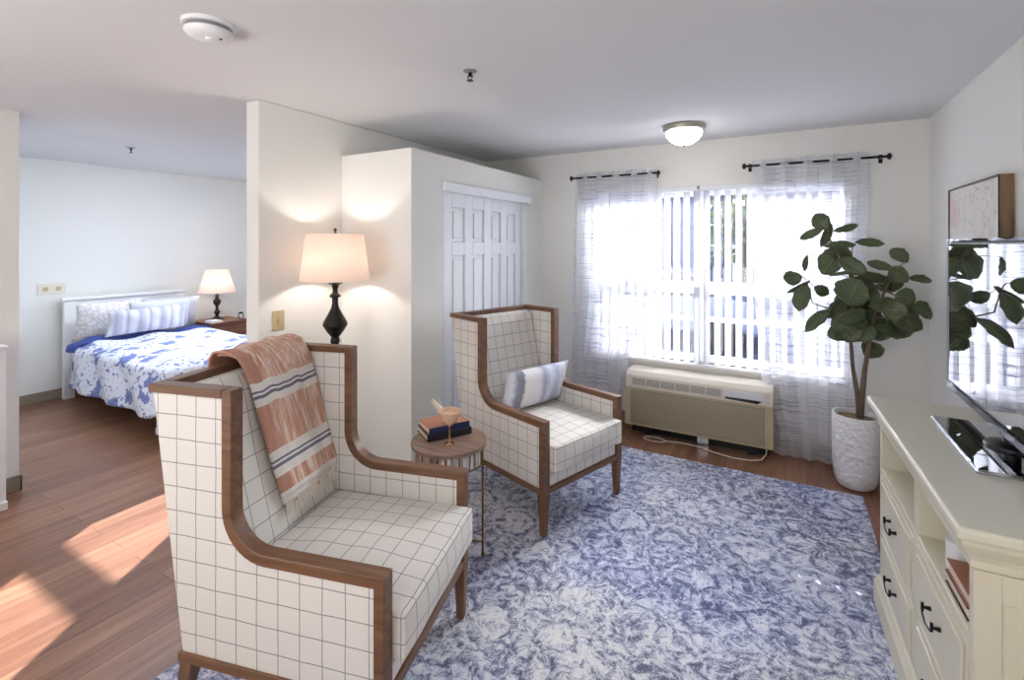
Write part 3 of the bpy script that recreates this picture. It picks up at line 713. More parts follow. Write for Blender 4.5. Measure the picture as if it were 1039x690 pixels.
# comforter (thing of its own) in world frame offset by its base point
t = thing('comforter', 'white and blue floral comforter spread over the bed', 'comforter', (-6.4, 2.6, 0))
o = draped(.36, 2.02, -.55, .55, .60, .42, .22, .44, 'floral', 'comforter_cover', (0, 0, 0)); o.parent = t
o = draped(.36, .50, -.57, .57, .626, .07, .07, .0, 'blue', 'folded_edge', (0, 0, 0), 2); o.parent = t; o['label'] = 'plain blue reverse folded out at the pillow end'
def tp(name, lab, mat, w, h, th, x, y, z, tilt, yaw=0):
    o = pillow(name, mat, w, h, th, loc=(x, y, z), rot=(R(tilt), 0, R(90 + yaw))); tag(o, lab, 'pillow'); return o
tp('pillow', 'patterned square pillow propped at the left of the white headboard', 'sham', .56, .40, .15, -6.23, 2.33, .60, 14)
tp('pillow', 'plain white pillow propped at the right of the white headboard', 'sheet', .60, .38, .15, -6.23, 2.92, .60, 14)
tp('lumbar_pillow', 'grey striped lumbar pillow in front of the white bed pillows', 'lumbar', .74, .27, .13, -5.89, 2.56, .655, 12)
tp('pillow', 'white pillow lying behind the striped lumbar pillow on the bed', 'sheet', .62, .34, .10, -6.06, 2.74, .64, 14)
# nightstand
t = thing('nightstand', 'brown wooden nightstand beside the bed holding a small lamp', 'nightstand', (-6.10, 3.44, 0))
MB().box((-.24, -.21, .08), (.20, .21, .62)).build('body', 'nightwood', t, bevel=.004)
MB().box((-.25, -.225, .62), (.22, .225, .645)).build('top', 'nightwood', t, bevel=.005)
for i in (-1, 1):
    for j in (-1, 1): MB().box((-.02 + i * .19 - .02, j * .185 - .02, 0), (-.02 + i * .19 + .02, j * .185 + .02, .08)).build('leg', 'nightwood', t)
for z in (.13, .37):
    d = MB().box((.20, -.185, z), (.216, .185, z + .21)).build('drawer', 'nightwood', t, bevel=.004)
    auto_smooth(MB().tube([(.216, 0, z + .105), (.24, 0, z + .105)], [.008, .014], 12).build('knob', 'chrome', d))
t = thing('table_lamp', 'small dark turned table lamp with linen shade on the nightstand', 'table lamp', (-6.10, 3.40, .645))
auto_smooth(MB().lathe([(.0001, 0), (.075, 0), (.075, .015), (.05, .03), (.02, .05), (.018, .07), (.035, .10), (.018, .13), (.016, .17), (.04, .21), (.045, .235), (.02, .27), (.016, .29), (.03, .30), (.012, .32), (.012, .38), (.0001, .38)], seg=24).build('turned_base', 'bronze', t), 30)
MB().lathe([(.20, .345), (.12, .62)], seg=40, closed=False).build('lamp_shade', 'shade2', t, smooth=True, solid=.003)
auto_smooth(MB().lathe([(.0001, .38), (.012, .38), (.012, .40), (.0001, .40)], seg=14).build('bulb_socket', 'brass', t))
lamp('bedside_bulb_light', 'POINT', (-6.10, 3.40, .645 + .45), (0, 0, -1), 2, (1, .9, .8), (.03,))
t = thing('glass_jar', 'small glass jar with dark lid at the nightstand edge', 'jar', (-5.95, 3.61, .645))
auto_smooth(MB().lathe([(.0001, 0), (.03, 0), (.032, .06), (.028, .065), (.0001, .065)], seg=20).build('jar_body', 'clearglass', t))
auto_smooth(MB().lathe([(.0001, .066), (.024, .066), (.024, .085), (.0001, .087)], seg=20).build('lid', 'black', t))
t = thing('book', 'white book lying on the nightstand beside the lamp', 'book', (-5.955, 3.285, .645))
MB().box((-.08, -.06, 0), (.08, .06, .003)).box((-.08, -.06, .022), (.08, .06, .025)).box((-.08, -.06, .003), (.08, -.056, .022)).build('cover', 'white', t)
MB().box((-.076, -.056, .003), (.076, .056, .022)).build('pages', 'paper', t)

# chest of drawers at the left edge
t = thing('chest_of_drawers', 'white chest of drawers against the left wall at the photo edge', 'chest of drawers', (-4.16, .56, 0))
X0, X1, Y0, Y1 = -.125, .10, -.47, .47
MB().box((X0, Y0, .04), (X1, Y1, .955)).build('body', 'vinyl', t, bevel=.004)
MB().box((X0, Y0 - .01, .955), (X1 + .022, Y1 + .005, .98)).build('top', 'white', t, bevel=.006)
MB().box((X0, Y0 - .005, 0), (X1 + .015, Y1 + .005, .05)).build('plinth', 'white', t, bevel=.004)
for k in range(4):
    d = MB().box((X1, Y0 + .05, .07 + k * .22), (X1 + .016, Y1 - .045, .275 + k * .22)).build('drawer', 'white', t, bevel=.004)
    for y in (-.2, .2): auto_smooth(MB().tube([(X1 + .016, y, .17 + k * .22), (X1 + .04, y, .17 + k * .22)], [.008, .013], 12).build('knob', 'chrome', d))

# ============================================================ RUG
t = tag(MB().box((-1.21, -1.55, 0), (1.21, 1.55, .008)).build('area_rug', 'rug', loc=(-.79, 2.165, 0), bevel=.003), 'large blue and ivory distressed floral area rug on the wood floor', 'rug')

# ============================================================ DRESSER / TV CONSOLE
DX = .37
t = thing('tv_console', 'cream painted console with cubbies and drawers under the television', 'console', (.614, 2.12, .0085), R(2.1))
L0, L1 = -.53, .53; F = -.235; B = .195     # local: x from front F to back B
HT = .90
mb = MB().box((F, L0, .08), (B, L0 + .03, .80)).box((F, L1 - .03, .08), (B, L1, .80)).box((B - .012, L0 + .03, .08), (B, L1 - .03, .80)).box((F + .005, L0 + .03, .08), (B - .012, L1 - .03, .10)).box((F, L0 + .03, .585), (B - .012, L1 - .03, .61)).box((F, -.045, .61), (B - .012, -.005, .80))
mb.box((F, L0 + .03, .345), (F + .02, L1 - .03, .36)).box((F, -.04, .10), (F + .02, -.01, .585)).box((F, L0, .80), (B, L1, .815))
mb.build('carcass', 'cream', t, bevel=.003)
# side frame panels
MB().box((F + .0, L0 - .006, .10), (F + .05, L0, .79)).box((B - .06, L0 - .006, .10), (B, L0, .79)).box((F + .05, L0 - .006, .72), (B - .06, L0, .79)).box((F + .05, L0 - .006, .10), (B - .06, L0, .18)).build('end_panel', 'cream', t, bevel=.002)
# crown moulding + top slab
mb = MB()
cr = [(0, .795), (.008, .795), (.008, .812), (.012, .825), (.022, .84), (.03, .855), (.03, .868), (0, .868)]
# front run
a = [mb.bm.verts.new((F - d, L0 - d, z)) for d, z in cr]; b = [mb.bm.verts.new((F - d, L1 + d, z)) for d, z in cr]
c2 = [mb.bm.verts.new((B, L0 - d, z)) for d, z in cr]; d2 = [mb.bm.verts.new((B, L1 + d, z)) for d, z in cr]
for P_, Q_ in ((a, b), (c2, a), (b, d2)):
    for k in range(len(cr)): mb.bm.faces.new((P_[k], Q_[k], Q_[(k + 1) % len(cr)], P_[(k + 1) % len(cr)]))
mb.build('crown_moulding', 'cream', t)
MB().box((F - .042, L0 - .042, .868), (B, L1 + .042, .90)).build('top', 'creamtop', t, bevel=.010, bseg=3)
mb = MB(); cr = [(0, .13), (.006, .125), (.014, .105), (.02, .095), (.02, .0), (0, .0)]
a = [mb.bm.verts.new((F - d, L0 - d, z)) for d, z in cr]; b = [mb.bm.verts.new((F - d, L1 + d, z)) for d, z in cr]
c2 = [mb.bm.verts.new((B, L0 - d, z)) for d, z in cr]; d2 = [mb.bm.verts.new((B, L1 + d, z)) for d, z in cr]
for P_, Q_ in ((a, b), (c2, a), (b, d2)):
    for k in range(len(cr)): mb.bm.faces.new((P_[k], Q_[k], Q_[(k + 1) % len(cr)], P_[(k + 1) % len(cr)]))
mb.build('plinth', 'cream', t)
for (ya, yb_) in ((L0 + .034, -.044), (-.006, L1 - .034)):
    for (za, zb) in ((.135, .342), (.363, .582)):
        d = MB().box((F - .002, ya, za), (F + .016, yb_, zb)).build('drawer', 'cream', t, bevel=.002)
        MB().box((F - .008, ya + .022, za + .022), (F - .002, yb_ - .022, zb - .022)).build('drawer_field', 'cream', d, bevel=.003)
        yc, zc = (ya + yb_) / 2, (za + zb) / 2 + .01; x = F - .008; h = MB()
        for q in (-.045, .045):
            h.tube([(x, yc + q, zc), (x - .018, yc + q, zc)], [.007, .004], 10).tube([(x - .020, yc + q, zc - .011), (x - .020, yc + q, zc + .013)], .0042, 8)
        h.tube([(x - .018, yc - .045, zc), (x - .022, yc - .04, zc - .014), (x - .024, yc, zc - .020), (x - .022, yc + .04, zc - .014), (x - .018, yc + .045, zc)], .0026, 8)
        auto_smooth(h.build('bail_pull', 'blackmetal', d))
gb = 'books in the console cubby'
book('book', 'dark grey book lying at the bottom of the console cubby stack', (.467, 1.745, .6195), R(92), .17, .13, .034, 'darkbook', gb)
book('book', 'rust brown book lying on top in the console cubby', (.467, 1.745, .6537), R(92), .165, .125, .034, 'rust', gb)
t = thing('small_canister', 'small white lidded canister inside the near cubby of the console', 'canister', (.455, 1.90, .6195))
auto_smooth(MB().lathe([(.0001, 0), (.034, 0), (.038, .01), (.038, .075), (.0001, .075)], seg=28).build('canister_body', 'white', t))
auto_smooth(MB().lathe([(.0001, .0755), (.039, .0755), (.039, .09), (.01, .094), (.008, .104), (.0001, .105)], seg=28).build('lid', 'white', t))

# ============================================================ TELEVISION
t = thing('television', 'large flat television with glossy dark screen and glass foot on the console', 'television', (.63, 2.19, .909))
w = .60
MB().box((-.004, -w, .075), (.032, w, .69)).build('housing', 'black', t, bevel=.006)
MB().box((-.010, -w + .012, .088), (-.0045, w - .012, .678)).build('screen', 'screen', t)
mb = MB().box((-.012, -w - .012, .052), (-.002, w + .012, .075)).box((-.012, w, .075), (-.002, w + .012, .70)).box((-.012, -w - .012, .075), (-.002, -w, .70)).box((-.012, -w, .69), (-.002, w, .70))
o = mb.build('bezel_edge', 'clearglass', t); o['label'] = 'clear acrylic bezel edge'
MB().box((-.010, -w - .01, .054), (.004, w + .01, .060)).build('bottom_trim', 'chrome', t)
auto_smooth(MB().tube([(.016, 0, .012), (.016, 0, .10)], .022, 20).build('neck', 'black', t))
auto_smooth(MB().lathe([(.0001, .011), (.07, .011), (.066, .02), (.03, .026), (.0001, .026)], (.016, 0, 0), 28).build('neck_collar', 'black', t))
MB().prism([(-.135, -.26), (-.135, .26), (.13, .26), (.13, -.26)], 'Z', .003, .011).build('foot_plate', 'screen', t, bevel=.002)
MB().box((-.139, -.264, .0), (.134, .264, .006)).build('foot_edge', 'chrome', t, bevel=.001)

# ============================================================ PICTURE
t = thing('framed_picture', 'pale floral print in a deep wooden frame on the right wall', 'picture', (XR, 3.22, 1.59))
Y, Hh = .37, .30
MB().box((-.047, -Y, -Hh), (-.002, -Y + .010, Hh)).box((-.047, Y - .010, -Hh), (-.002, Y, Hh)).box((-.047, -Y + .010, Hh - .010), (-.002, Y - .010, Hh)).box((-.047, -Y + .010, -Hh), (-.002, Y - .010, -Hh + .010)).build('frame', wood('oak_frame', srgb(104, 82, 60), srgb(142, 116, 88), 'Z'), t, bevel=.002)
MB().box((-.052, -Y, -Hh), (-.0475, -Y + .005, Hh)).box((-.052, Y - .006, -Hh), (-.0475, Y, Hh)).box((-.052, -Y + .005, Hh - .006), (-.0475, Y - .006, Hh)).box((-.052, -Y + .005, -Hh), (-.0475, Y - .006, -Hh + .006)).build('frame_lip', 'black', t)
MB().box((-.0472, -Y + .0105, -Hh + .0105), (-.010, Y - .0105, Hh - .0105)).build('print', 'art', t)

# ============================================================ POTTED FIDDLE LEAF FIG
PX, PY = .40, 3.88
t = thing('potted_fig', 'fiddle leaf fig tree in a white dimpled pot by the window', 'potted plant', (PX, PY, 0))
auto_smooth(MB().lathe([(.0001, 0), (.085, 0), (.105, .012), (.122, .06), (.130, .14), (.133, .30), (.133, .455), (.130, .47), (.122, .47), (.120, .455), (.120, .43), (.0001, .43)], seg=64).build('pot', 'pot', t), 50)
MB().lathe([(.0001, .432), (.119, .432), (.119, .436), (.06, .445), (.0001, .45)], seg=32).build('soil', 'soil', t, smooth=True)
def W2(p): return (p[0] - PX, p[1] - PY, p[2])
br = MB()
br.tube([W2(q) for q in ((.42, 3.88, .435), (.41, 3.89, .60), (.385, 3.90, .78), (.375, 3.90, .95), (.39, 3.90, 1.15), (.385, 3.90, 1.36), (.372, 3.9, 1.50))], [.017, .014, .012, .011, .010, .009, .007], 10)
br.tube([W2(q) for q in ((.425, 3.88, .435), (.435, 3.88, .60), (.45, 3.90, .76), (.47, 3.91, .90), (.50, 3.92, 1.10), (.56, 3.93, 1.28), (.62, 3.93, 1.42))], [.019, .017, .015, .013, .010, .007, .004], 10)
br.tube([W2(q) for q in ((.385, 3.9, 1.08), (.27, 3.92, 1.14), (.16, 3.92, 1.18), (.13, 3.92, 1.32))], [.008, .006, .005, .003], 8)
br.tube([W2(q) for q in ((.38, 3.9, 1.36), (.31, 3.91, 1.50), (.25, 3.87, 1.64), (.235, 3.85, 1.72))], [.008, .006, .005, .003], 8)
br.tube([W2(q) for q in ((.47, 3.91, .92), (.47, 3.96, .98), (.50, 3.98, 1.02))], [.007, .005, .003], 8)
TRK = br
LV = [(0.24, 3.83, 1.68, 0.17, 3.84, 1.79, 0.093), (0.22, 3.86, 1.69, 0.08, 3.88, 1.62, 0.051), (0.27, 3.92, 1.72, 0.21, 3.85, 1.57, 0.051), (0.27, 3.78, 1.67, 0.42, 3.84, 1.71, 0.042), (0.22, 3.84, 1.57, 0.39, 3.79, 1.59, 0.051), (0.41, 4.0, 1.6, 0.57, 3.99, 1.59, 0.051), (0.34, 3.96, 1.56, 0.21, 3.96, 1.38, 0.136), (0.26, 3.92, 1.37, 0.39, 3.86, 1.41, 0.024), (0.13, 3.92, 1.51, 0.11, 3.98, 1.39, 0.034), (0.1, 3.9, 1.36, -0.02, 3.93, 1.34, 0.093), (0.13, 3.93, 1.3, 0.07, 3.86, 1.13, 0.102), (0.17, 3.95, 1.29, 0.26, 3.96, 1.24, 0.068), (0.26, 3.85, 1.15, 0.11, 3.77, 1.01, 0.076), (0.15, 3.97, 1.33, 0.01, 3.97, 1.23, 0.034), (0.68, 3.94, 1.47, 0.6, 4.0, 1.56, 0.076), (0.61, 3.94, 1.42, 0.47, 4.0, 1.47, 0.054), (0.67, 3.87, 1.35, 0.58, 3.92, 1.43, 0.102), (0.67, 3.88, 1.37, 0.81, 3.95, 1.36, 0.048), (0.6, 3.97, 1.35, 0.41, 3.91, 1.39, 0.061), (0.35, 3.81, 1.19, 0.4, 3.76, 1.36, 0.187), (0.41, 3.99, 1.21, 0.29, 3.98, 1.15, 0.127), (0.46, 3.92, 1.25, 0.53, 3.89, 1.26, 0.093), (0.47, 3.89, 1.18, 0.61, 3.87, 1.22, 0.093), (0.6, 3.86, 1.26, 0.71, 3.87, 1.24, 0.105), (0.56, 3.91, 1.11, 0.75, 3.97, 1.07, 0.178), (0.41, 3.93, 1.13, 0.54, 4.0, 1.04, 0.144), (0.52, 3.97, 1.1, 0.6, 4.05, 0.94, 0.144), (0.42, 3.93, 1.13, 0.35, 3.87, 0.94, 0.161), (0.45, 3.97, 0.94, 0.56, 4.04, 0.82, 0.102), (0.51, 3.98, 1.31, 0.62, 3.99, 1.28, 0.044), (0.39, 3.94, 1.18, 0.3, 3.89, 0.94, 0.085), (0.44, 3.96, 1.38, 0.42, 3.97, 1.18, 0.153), (0.53, 3.84, 1.17, 0.65, 3.77, 1.18, 0.119)]
rnd = random.Random(11)
LV = [(a, b, c, d, e, f, g * 1.28) for a, b, c, d, e, f, g in LV]
for cx_, cy_, cz_ in ((.40, 3.86, 1.10), (.45, 3.84, 1.16), (.36, 3.95, 1.22), (.50, 3.84, 1.06), (.58, 3.88, 1.15), (.64, 3.86, 1.10), (.44, 3.86, 1.02), (.40, 3.99, 1.02), (.55, 4.0, 1.22), (.34, 3.88, 1.06), (.48, 3.99, 1.28), (.60, 3.95, 1.40), (.30, 3.92, 1.50), (.26, 3.9, 1.58), (.33, 3.86, 1.26), (.68, 3.84, 1.20)):
    an_ = rnd.uniform(0, 6.28); l_ = rnd.uniform(.15, .21)
    LV.append((cx_, cy_, cz_, cx_ + l_ * math.cos(an_) * .8, cy_ + rnd.uniform(-.07, .04), cz_ + l_ * (.3 * math.sin(an_) - .45), rnd.uniform(.10, .15)))
bm = bmesh.new(); uvl = bm.loops.layers.uv.new('UVMap'); rnd = random.Random(5)
for (ax, ay, az, bx, by, bz, wd) in LV:
    A = Vector(W2((ax, ay, az))); Bv = Vector(W2((bx, by, bz))); ax_ = (Bv - A); Ln = ax_.length; ax_.normalize()
    look = Vector((-.1, -1, .15 + rnd.uniform(-.3, .5))).normalized()
    sd = ax_.cross(look).normalized(); nr = sd.cross(ax_).normalized()
    ro = rnd.uniform(-.4, .4); sd, nr = sd * math.cos(ro) + nr * math.sin(ro), nr * math.cos(ro) - sd * math.sin(ro)
    n = 9; prev = None
    for i in range(n + 1):
        f_ = i / n
        wv = wd / 2 * (math.sin(math.pi * min(1, f_ ** .85)) ** .6) * (.72 + .42 * f_) * (1 + .05 * math.sin(f_ * 21 + ax * 40))
        if i == 0 or i == n: wv = .003
        bend = -.12 * Ln * (f_ * f_) + .04 * Ln * math.sin(f_ * 3.1)
        c0 = A + ax_ * Ln * f_ + nr * bend
        row = [bm.verts.new(c0 + sd * wv * k + nr * (abs(k) * .22 * wv + .004 * math.sin(f_ * 17 + k * 3))) for k in (-1, -.5, 0, .5, 1)]
        if prev:
            for k in range(4):
                fc = bm.faces.new((prev[k], prev[k + 1], row[k + 1], row[k]))
                for lp, uv in zip(fc.loops, (((i - 1) / n, k / 4), ((i - 1) / n, (k + 1) / 4), (f_, (k + 1) / 4), (f_, k / 4))): lp[uvl].uv = uv
        prev = row
mb = MB(); mb.bm.free(); mb.bm = bm
o = mb.build('foliage', 'leaf', t, smooth=True, solid=.0012)
# leaf stalks: short petioles to the nearest branch
br = TRK
nodes = [Vector(W2(q)) for q in ((.375, 3.90, .95), (.39, 3.90, 1.15), (.385, 3.90, 1.36), (.372, 3.9, 1.50), (.47, 3.91, .90), (.50, 3.92, 1.10), (.56, 3.93, 1.28), (.62, 3.93, 1.42), (.27, 3.92, 1.14), (.16, 3.92, 1.18), (.13, 3.92, 1.32), (.31, 3.91, 1.50), (.25, 3.87, 1.64), (.235, 3.85, 1.72), (.50, 3.98, 1.02), (.59, 3.93, 1.35), (.53, 3.925, 1.19))]
for L_ in LV:
    A = Vector(W2(L_[:3])); q = min(nodes, key=lambda v: (v - A).length)
    br.tube([q, q.lerp(A, .5) + Vector((0, 0, .012)), A], [.0035, .003, .002], 6)
br.build('trunk', 'trunk', t, smooth=True)

# ============================================================ WALL AIR CONDITIONER
t = thing('wall_air_conditioner', 'beige packaged wall air conditioner under the window', 'air conditioner', (-.625, YW, 0))
w2, YF, ZB, ZTp = .545, -.25, .085, .53
mb = MB(); mb.prism([(YF, ZB), (YF - .0, .44), (YF + .012, .50), (YF + .04, .526), (YF + .07, .53), (-.002, .53), (-.002, ZB)], 'X', -w2, w2)
mb.build('cabinet', 'actop', t, bevel=.010, bseg=3)
MB().box((-w2, YF - .005, ZB), (w2, YF - .0005, .395)).box((-w2 - .001, YF, ZB + .01), (-w2, -.01, .42)).box((w2, YF, ZB + .01), (w2 + .001, -.01, .42)).build('lower_front', 'acbody', t, bevel=.002)
MB().box((-w2 + .03, YF + .10, .0), (w2 - .03, YF + .11, ZB)).build('under_unit_shade', 'black', t)  # black sheet standing in for the shade in the gap under the unit
MB().box((-w2 + .03, YF - .006, .395), (w2 - .03, YF + .004, .50)).build('control_fascia', 'actop', t, bevel=.006)
g = MB()
for k in range(6):
    x0 = -w2 + .06 + k * .115; g.box((x0, YF - .010, .42), (x0 + .104, YF - .0065, .475))
o = g.build('air_vent', 'grey', t, bevel=.002); 
g = MB()
for k in range(6):
    x0 = -w2 + .06 + k * .115
    for j in range(5): g.box((x0 + .002, YF - .016, .424 + j * .0105), (x0 + .102, YF - .0105, .4275 + j * .0105))
g.build('vent_louvre', 'actop', o)
MB().box((w2 - .335, YF - .016, .43), (w2 - .06, YF - .0065, .485)).build('control_flap', 'white', t, bevel=.006)
MB().prism([(w2 - .32, .415), (w2 - .10, .405), (w2 - .07, .43), (w2 - .32, .43)], 'Y', YF - .012, YF - .0065).build('control_recess', 'black', t)
g = MB()
for k in range(22): g.box((-w2 + .05, YF - .014, .115 + k * .0118), (w2 - .06, YF - .0072, .1205 + k * .0118))
g.build('intake_louvre', 'acbody', t)
MB().box((-w2 + .045, YF - .0072, .105), (w2 - .055, YF - .0052, .378)).build('intake_backing', 'grey', t)
for x in (-.40, .38):
    MB().box((x, YF + .06, 0), (x + .05, -.01, ZB)).build('support_foot', 'black', t)
MB().box((.02, YF + .03, .0), (.10, YF + .05, ZB)).build('leveling_bracket', 'chrome', t)
g = MB(); pts = []
for k in range(60):
    a = k / 59
    x = -.36 + .86 * a; y = YF - .02 - .05 * math.sin(a * 7.0) - .02 * math.sin(a * 19)
    pts.append((x, y, .006))
lp = [(-.30 + .085 * math.cos(R(q)), YF - .03 + .045 * math.sin(R(q)), .008) for q in range(0, 380, 20)]
g.tube(lp, .0045, 8); g.tube([(-.22, YF - .02, .006), (-.10, YF + .01, .006), (.02, YF - .0, .006), (.15, YF - .05, .006), (.28, YF - .085, .006), (.40, YF - .07, .006), (.47, YF - .02, .006), (.50, YF + .04, .03), (.50, YF + .05, .084)], .0045, 8)
tag(g.build('power_cord', 'actop', loc=(-.625, YW, 0), smooth=True), 'looped white power cord on the floor under the air conditioner', 'cord')

# ============================================================ BLINDS, RODS, CURTAINS
t = thing('vertical_blinds', 'white vertical blinds with tilted slats across the wide window', 'blinds', (-.6, YW - .045, 0))
MB().box((-1.03, -.03, 2.02), (1.035, .03, 2.055)).build('headrail', 'vinyl', t, bevel=.004)
MB().box((-.03, -.034, 2.028), (-.01, -.030, 2.06)).build('headrail_clip', 'grey', t)
sl = None
for k in range(26):
    x = -.98 + k * .0785; an = R(66 if k > 8 else 46)
    if sl is None:
        mb = MB(); n = 5
        pts = [(-.044 + .088 * i / n, .005 * math.cos((i / n - .5) * math.pi)) for i in range(n + 1)]
        poly = pts + [(p[0], p[1] - .0012) for p in pts[::-1]]
        mb.prism(poly, 'Z', .607, 2.018); sl = mb.build('slat', 'slat', t, smooth=False); sl.location = (x, 0, 0); sl.rotation_euler = (0, 0, an)
    else:
        c = sl.copy(); COL.objects.link(c); c.parent = t; c.location = (x, 0, 0); c.rotation_euler = (0, 0, an)
def rod(x0, x1, lab):
    t = thing('curtain_rod', lab, 'curtain rod', ((x0 + x1) / 2, YW - .11, 2.185), 0, 'curtain rods'); h = (x1 - x0) / 2
    auto_smooth(MB().tube([(-h, 0, 0), (h, 0, 0)], .0085, 12).build('pole', 'bronze', t))
    for s in (-1, 1):
        auto_smooth(MB().tube([(s * h, 0, 0), (s * (h + .008), 0, 0), (s * (h + .02), 0, 0), (s * (h + .03), 0, 0)], [.010, .021, .024, .008], 14).build('finial', 'bronze', t))
        auto_smooth(MB().tube([(s * (h - .02), .012, 0), (s * (h - .02), .108, 0)], .006, 8).box((s * (h - .02) - .012, .102, -.03), (s * (h - .02) + .012, .109, .03)).build('bracket', 'bronze', t))
rod(-1.70, -.945, 'short dark curtain rod over the left side of the window')
rod(-.265, .60, 'longer dark curtain rod over the right side of the window')
def curtain(lab, left, right, waves, phase, zb=.012):
    """left/right: list of (z, x)"""
    def interp(tb, z):
        for (z0, x0), (z1, x1) in zip(tb, tb[1:]):
            if z0 >= z >= z1: f = (z0 - z) / (z0 - z1); f = f * f * (3 - 2 * f); return x0 + (x1 - x0) * f
        return tb[-1][1]
    bm = bmesh.new(); n, m = 40, 140; g = []
    cx = (left[0][1] + right[0][1]) / 2
    for i in range(n + 1):
        z = 2.225 + (zb - 2.225) * i / n; a = interp(left, z); b = interp(right, z); row = []
        for j in range(m + 1):
            u = j / m; am = .028 * (1 - .0 * i / n)
            y = am * math.sin(2 * math.pi * waves * u + phase) + .006 * math.sin(23 * u + 5 * z)
            x = a + (b - a) * u + .012 * math.sin(4 * math.pi * waves * u + phase * 2) + .006 * math.sin(3 * z + 9 * u)
            row.append(bm.verts.new((x - cx, y - .0, z)))
        g.append(row)
    for i in range(n):
        for j in range(m): bm.faces.new((g[i][j], g[i][j + 1], g[i + 1][j + 1], g[i + 1][j]))
    mb = MB(); mb.bm.free(); mb.bm = bm
    o = mb.build('sheer_curtain', 'sheer', None, (cx, YW - .11, 0), smooth=True)
    return tag(o, lab, 'curtain', 'sheer striped curtains')
curtain('sheer striped curtain hanging at the left side of the window', [(2.23, -1.685), (1.2, -1.71), (.0, -1.74)], [(2.23, -.955), (1.6, -.965), (1.1, -1.03), (.5, -1.20), (.0, -1.28)], 5, .4)
curtain('sheer striped curtain hanging at the right beside the fig tree', [(2.23, -.235), (1.2, -.215), (.6, -.175), (.0, -.085)], [(2.23, .50), (1.2, .47), (.0, .40)], 5, 1.2)

# ============================================================ CEILING FIXTURES, WALL PLATES
t = thing('ceiling_light', 'small frosted dome ceiling light with nickel rim near the window', 'ceiling light', (-.642, 3.666, CZ))
auto_smooth(MB().lathe([(.0001, 0), (.148, 0), (.150, -.012), (.142, -.035), (.128, -.042), (.0001, -.042)], seg=48).build('rim', plain('brushed_nickel', srgb(176, 170, 160), .35, .6), t))
auto_smooth(MB().lathe([(.125, -.042), (.122, -.07), (.10, -.10), (.06, -.128), (.02, -.138), (.0001, -.139)], seg=48, closed=False).build('dome', 'glowglass', t), 60)
auto_smooth(MB().lathe([(.0001, -.139), (.008, -.140), (.008, -.15), (.0001, -.153)], seg=14).build('finial', 'brass', t))
t = thing('smoke_detector', 'round white smoke detector on the ceiling at upper left', 'smoke detector', (-1.948, 1.055, CZ))
auto_smooth(MB().lathe([(.0001, 0), (.092, 0), (.092, -.010), (.088, -.014), (.0001, -.014)], seg=48).build('base', 'white', t))
auto_smooth(MB().lathe([(.078, -.014), (.078, -.030)], seg=48, closed=False).build('vent_ring', 'grey', t))
auto_smooth(MB().lathe([(.084, -.030), (.084, -.036), (.07, -.052), (.045, -.06), (.0001, -.062)], seg=48, closed=False).build('cap', 'white', t), 50)
auto_smooth(MB().lathe([(.0001, -.060), (.018, -.060), (.016, -.068), (.0001, -.069)], (.02, -.005, 0), 20).build('test_button', 'white', t))
auto_smooth(MB().lathe([(.0001, -.059), (.005, -.059), (.005, -.0625), (.0001, -.063)], (.045, .02, 0), 10).build('indicator', 'black', t))
def sprinkler(loc, lab):
    t = thing('fire_sprinkler', lab, 'sprinkler', loc, 0, 'ceiling fire sprinklers')
    auto_smooth(MB().lathe([(.0001, 0), (.034, 0), (.033, -.004), (.018, -.009), (.0001, -.009)], seg=28).build('escutcheon', 'grey', t))
    mb = MB().tube([(0, 0, -.009), (0, 0, -.028)], .009, 12).tube([(-.012, 0, -.02), (-.014, 0, -.034), (0, 0, -.046)], .0025, 6).tube([(.012, 0, -.02), (.014, 0, -.034), (0, 0, -.046)], .0025, 6)
    mb.lathe([(.0001, -.046), (.017, -.047), (.017, -.049), (.0001, -.049)], seg=18)
    auto_smooth(mb.build('nozzle', 'blackmetal', t))
sprinkler((-1.354, 1.974, CZ), 'chrome fire sprinkler on the living room ceiling')
sprinkler((-5.05, 2.07, CZ), 'fire sprinkler on the bedroom ceiling above the bed')
t = thing('light_switch', 'cream light switch plate on the partition beside the floor lamp', 'light switch', (XP, 1.869, 1.12))
MB().box((0, -.04, -.06), (.006, .04, .06)).build('plate', 'acbody', t, bevel=.002)
MB().box((.006, -.006, -.014), (.014, .006, .014)).build('toggle', 'acbody', t, bevel=.001)
t = thing('wall_plate', 'wide cream wall plate on the bedroom wall left of the bed', 'wall plate', (XB, 1.98, 1.128))
MB().box((0, -.11, -.055), (.008, .11, .055)).build('plate', 'actop', t, bevel=.002)
MB().box((.008, -.07, -.02), (.012, -.03, .02)).box((.008, .03, -.02), (.012, .07, .02)).build('insert', 'acbody', t, bevel=.001)

# ============================================================ OUTSIDE
struct('ground_outside', MB().box((-30, YW + .15, -.5), (30, 45, -.35)), plain('asphalt', srgb(96, 102, 124), .9, var=.3, scale=2))
M['pane'] = plain('dark_pane', srgb(58, 66, 96), .2)
t = thing('neighbouring_building', 'grey blue sided building beyond the parking strip', 'building', (1, 17, -.35))
MB().box((-13, 0, 0), (10, 8, 4.2)).build('wall', plain('blue_grey_siding', srgb(112, 120, 154), .8, var=.15, scale=1), t)
MB().prism([(-.5, 4.2), (8.5, 4.2), (4, 5.6)], 'X', -13.4, 10.4).build('roof', plain('slate_roof', srgb(110, 114, 130), .9, var=.2), t)
for k in range(8):
    for z in (.5, 2.5):
        x = -12 + k * 2.8
        f_ = MB().box((x, -.06, z), (x + 1.2, 0, z + 1.4)).build('window', 'vinyl', t)
        MB().box((x + .08, -.08, z + .08), (x + 1.12, -.062, z + 1.32)).build('pane', M['pane'], f_)
t = thing('balcony_railing', 'white rail fence outside beyond the window', 'railing', (-1, 6.6, -.35))
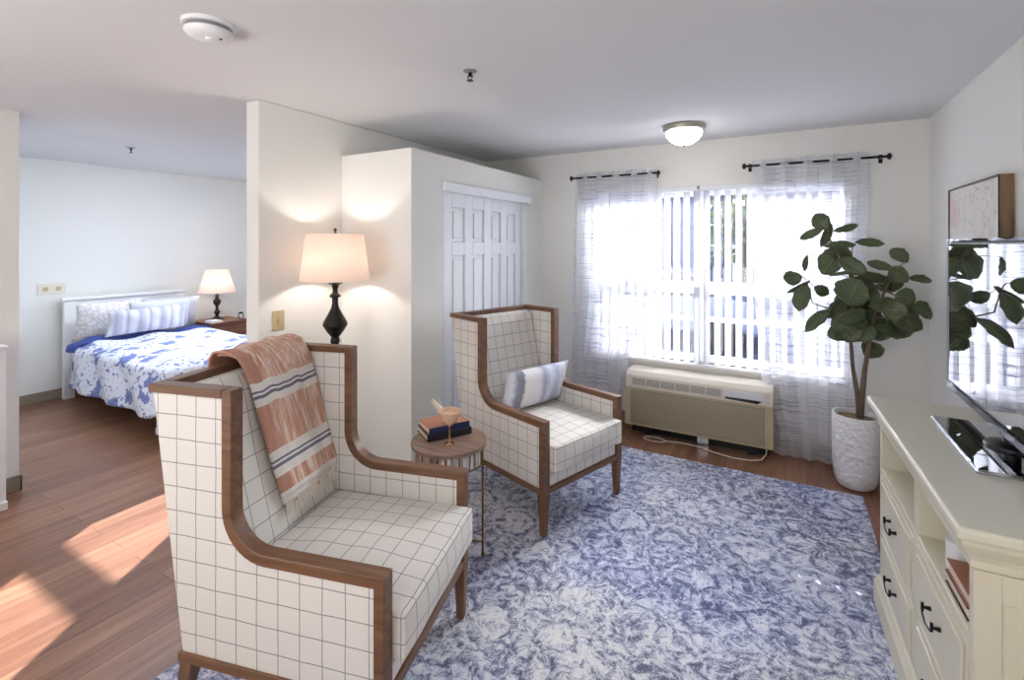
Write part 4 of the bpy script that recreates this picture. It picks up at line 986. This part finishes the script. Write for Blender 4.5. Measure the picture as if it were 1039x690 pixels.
MB().box((-6, -.03, 1.30), (5, .03, 1.36)).box((-6, -.02, .95), (5, .02, 1.0)).box((-6, -.02, .45), (5, .02, .5)).build('rail', 'vinyl', t)
for k in range(7): MB().box((-6 + k * 1.8, -.05, 0), (-5.9 + k * 1.8, .05, 1.42)).build('post', 'vinyl', t)
def car(loc, col, lab):
    t = thing('parked_car', lab, 'car', loc, 0, 'cars parked outside')
    MB().prism([(-2.1, .35), (-2.1, .75), (-1.9, .85), (-1.1, .95), (-.6, 1.4), (.9, 1.42), (1.5, .98), (2.0, .9), (2.1, .6), (2.1, .35)], 'Y', -.85, .85).build('body', plain('car_paint_' + col[0], srgb(*col[1]), .3, .2), t, bevel=.06, bseg=3)
    MB().prism([(-.95, .97), (-.52, 1.34), (.82, 1.36), (1.3, 1.0)], 'Y', -.87, .87).build('side_windows', 'black', t)
    for x in (-1.35, 1.35):
        for y in (-.86, .86): auto_smooth(MB().tube([(x, y - .1, .33), (x, y + .1, .33)], .33, 24).build('wheel', 'black', t))
car((-2.3, 10, -.35), ('silver', (96, 104, 138)), 'slate grey car parked outside behind the blinds')
car((3.2, 10.2, -.35), ('dark', (50, 58, 92)), 'dark blue car parked outside toward the right')
t = thing('street_tree', 'leafy tree growing outside before the building', 'tree', (-.9, 12.2, -.35))
MB().tube([(0, 0, 0), (.05, 0, 1.2), (0, 0, 2.6)], [.14, .11, .06], 10).build('trunk', 'trunk', t, smooth=True)
mb = MB(); rr = random.Random(2)
for k in range(420):
    a, b_ = rr.uniform(0, 6.28), rr.uniform(-1, 1); rad = 1.0 * rr.random() ** .4
    p = Vector((rad * math.cos(a) * math.sqrt(1 - b_ * b_), rad * math.sin(a) * math.sqrt(1 - b_ * b_), 2.4 + rad * b_ * 1.1))
    q = Matrix.Rotation(rr.uniform(0, 6), 3, Vector((rr.random(), rr.random(), rr.random())).normalized())
    v = [mb.bm.verts.new(p + q @ Vector(c_)) for c_ in ((-.12, 0, 0), (0, -.06, .01), (.13, 0, 0), (0, .06, .01))]; mb.bm.faces.new(v)
mb.build('crown', 'leaf', t, solid=.003)
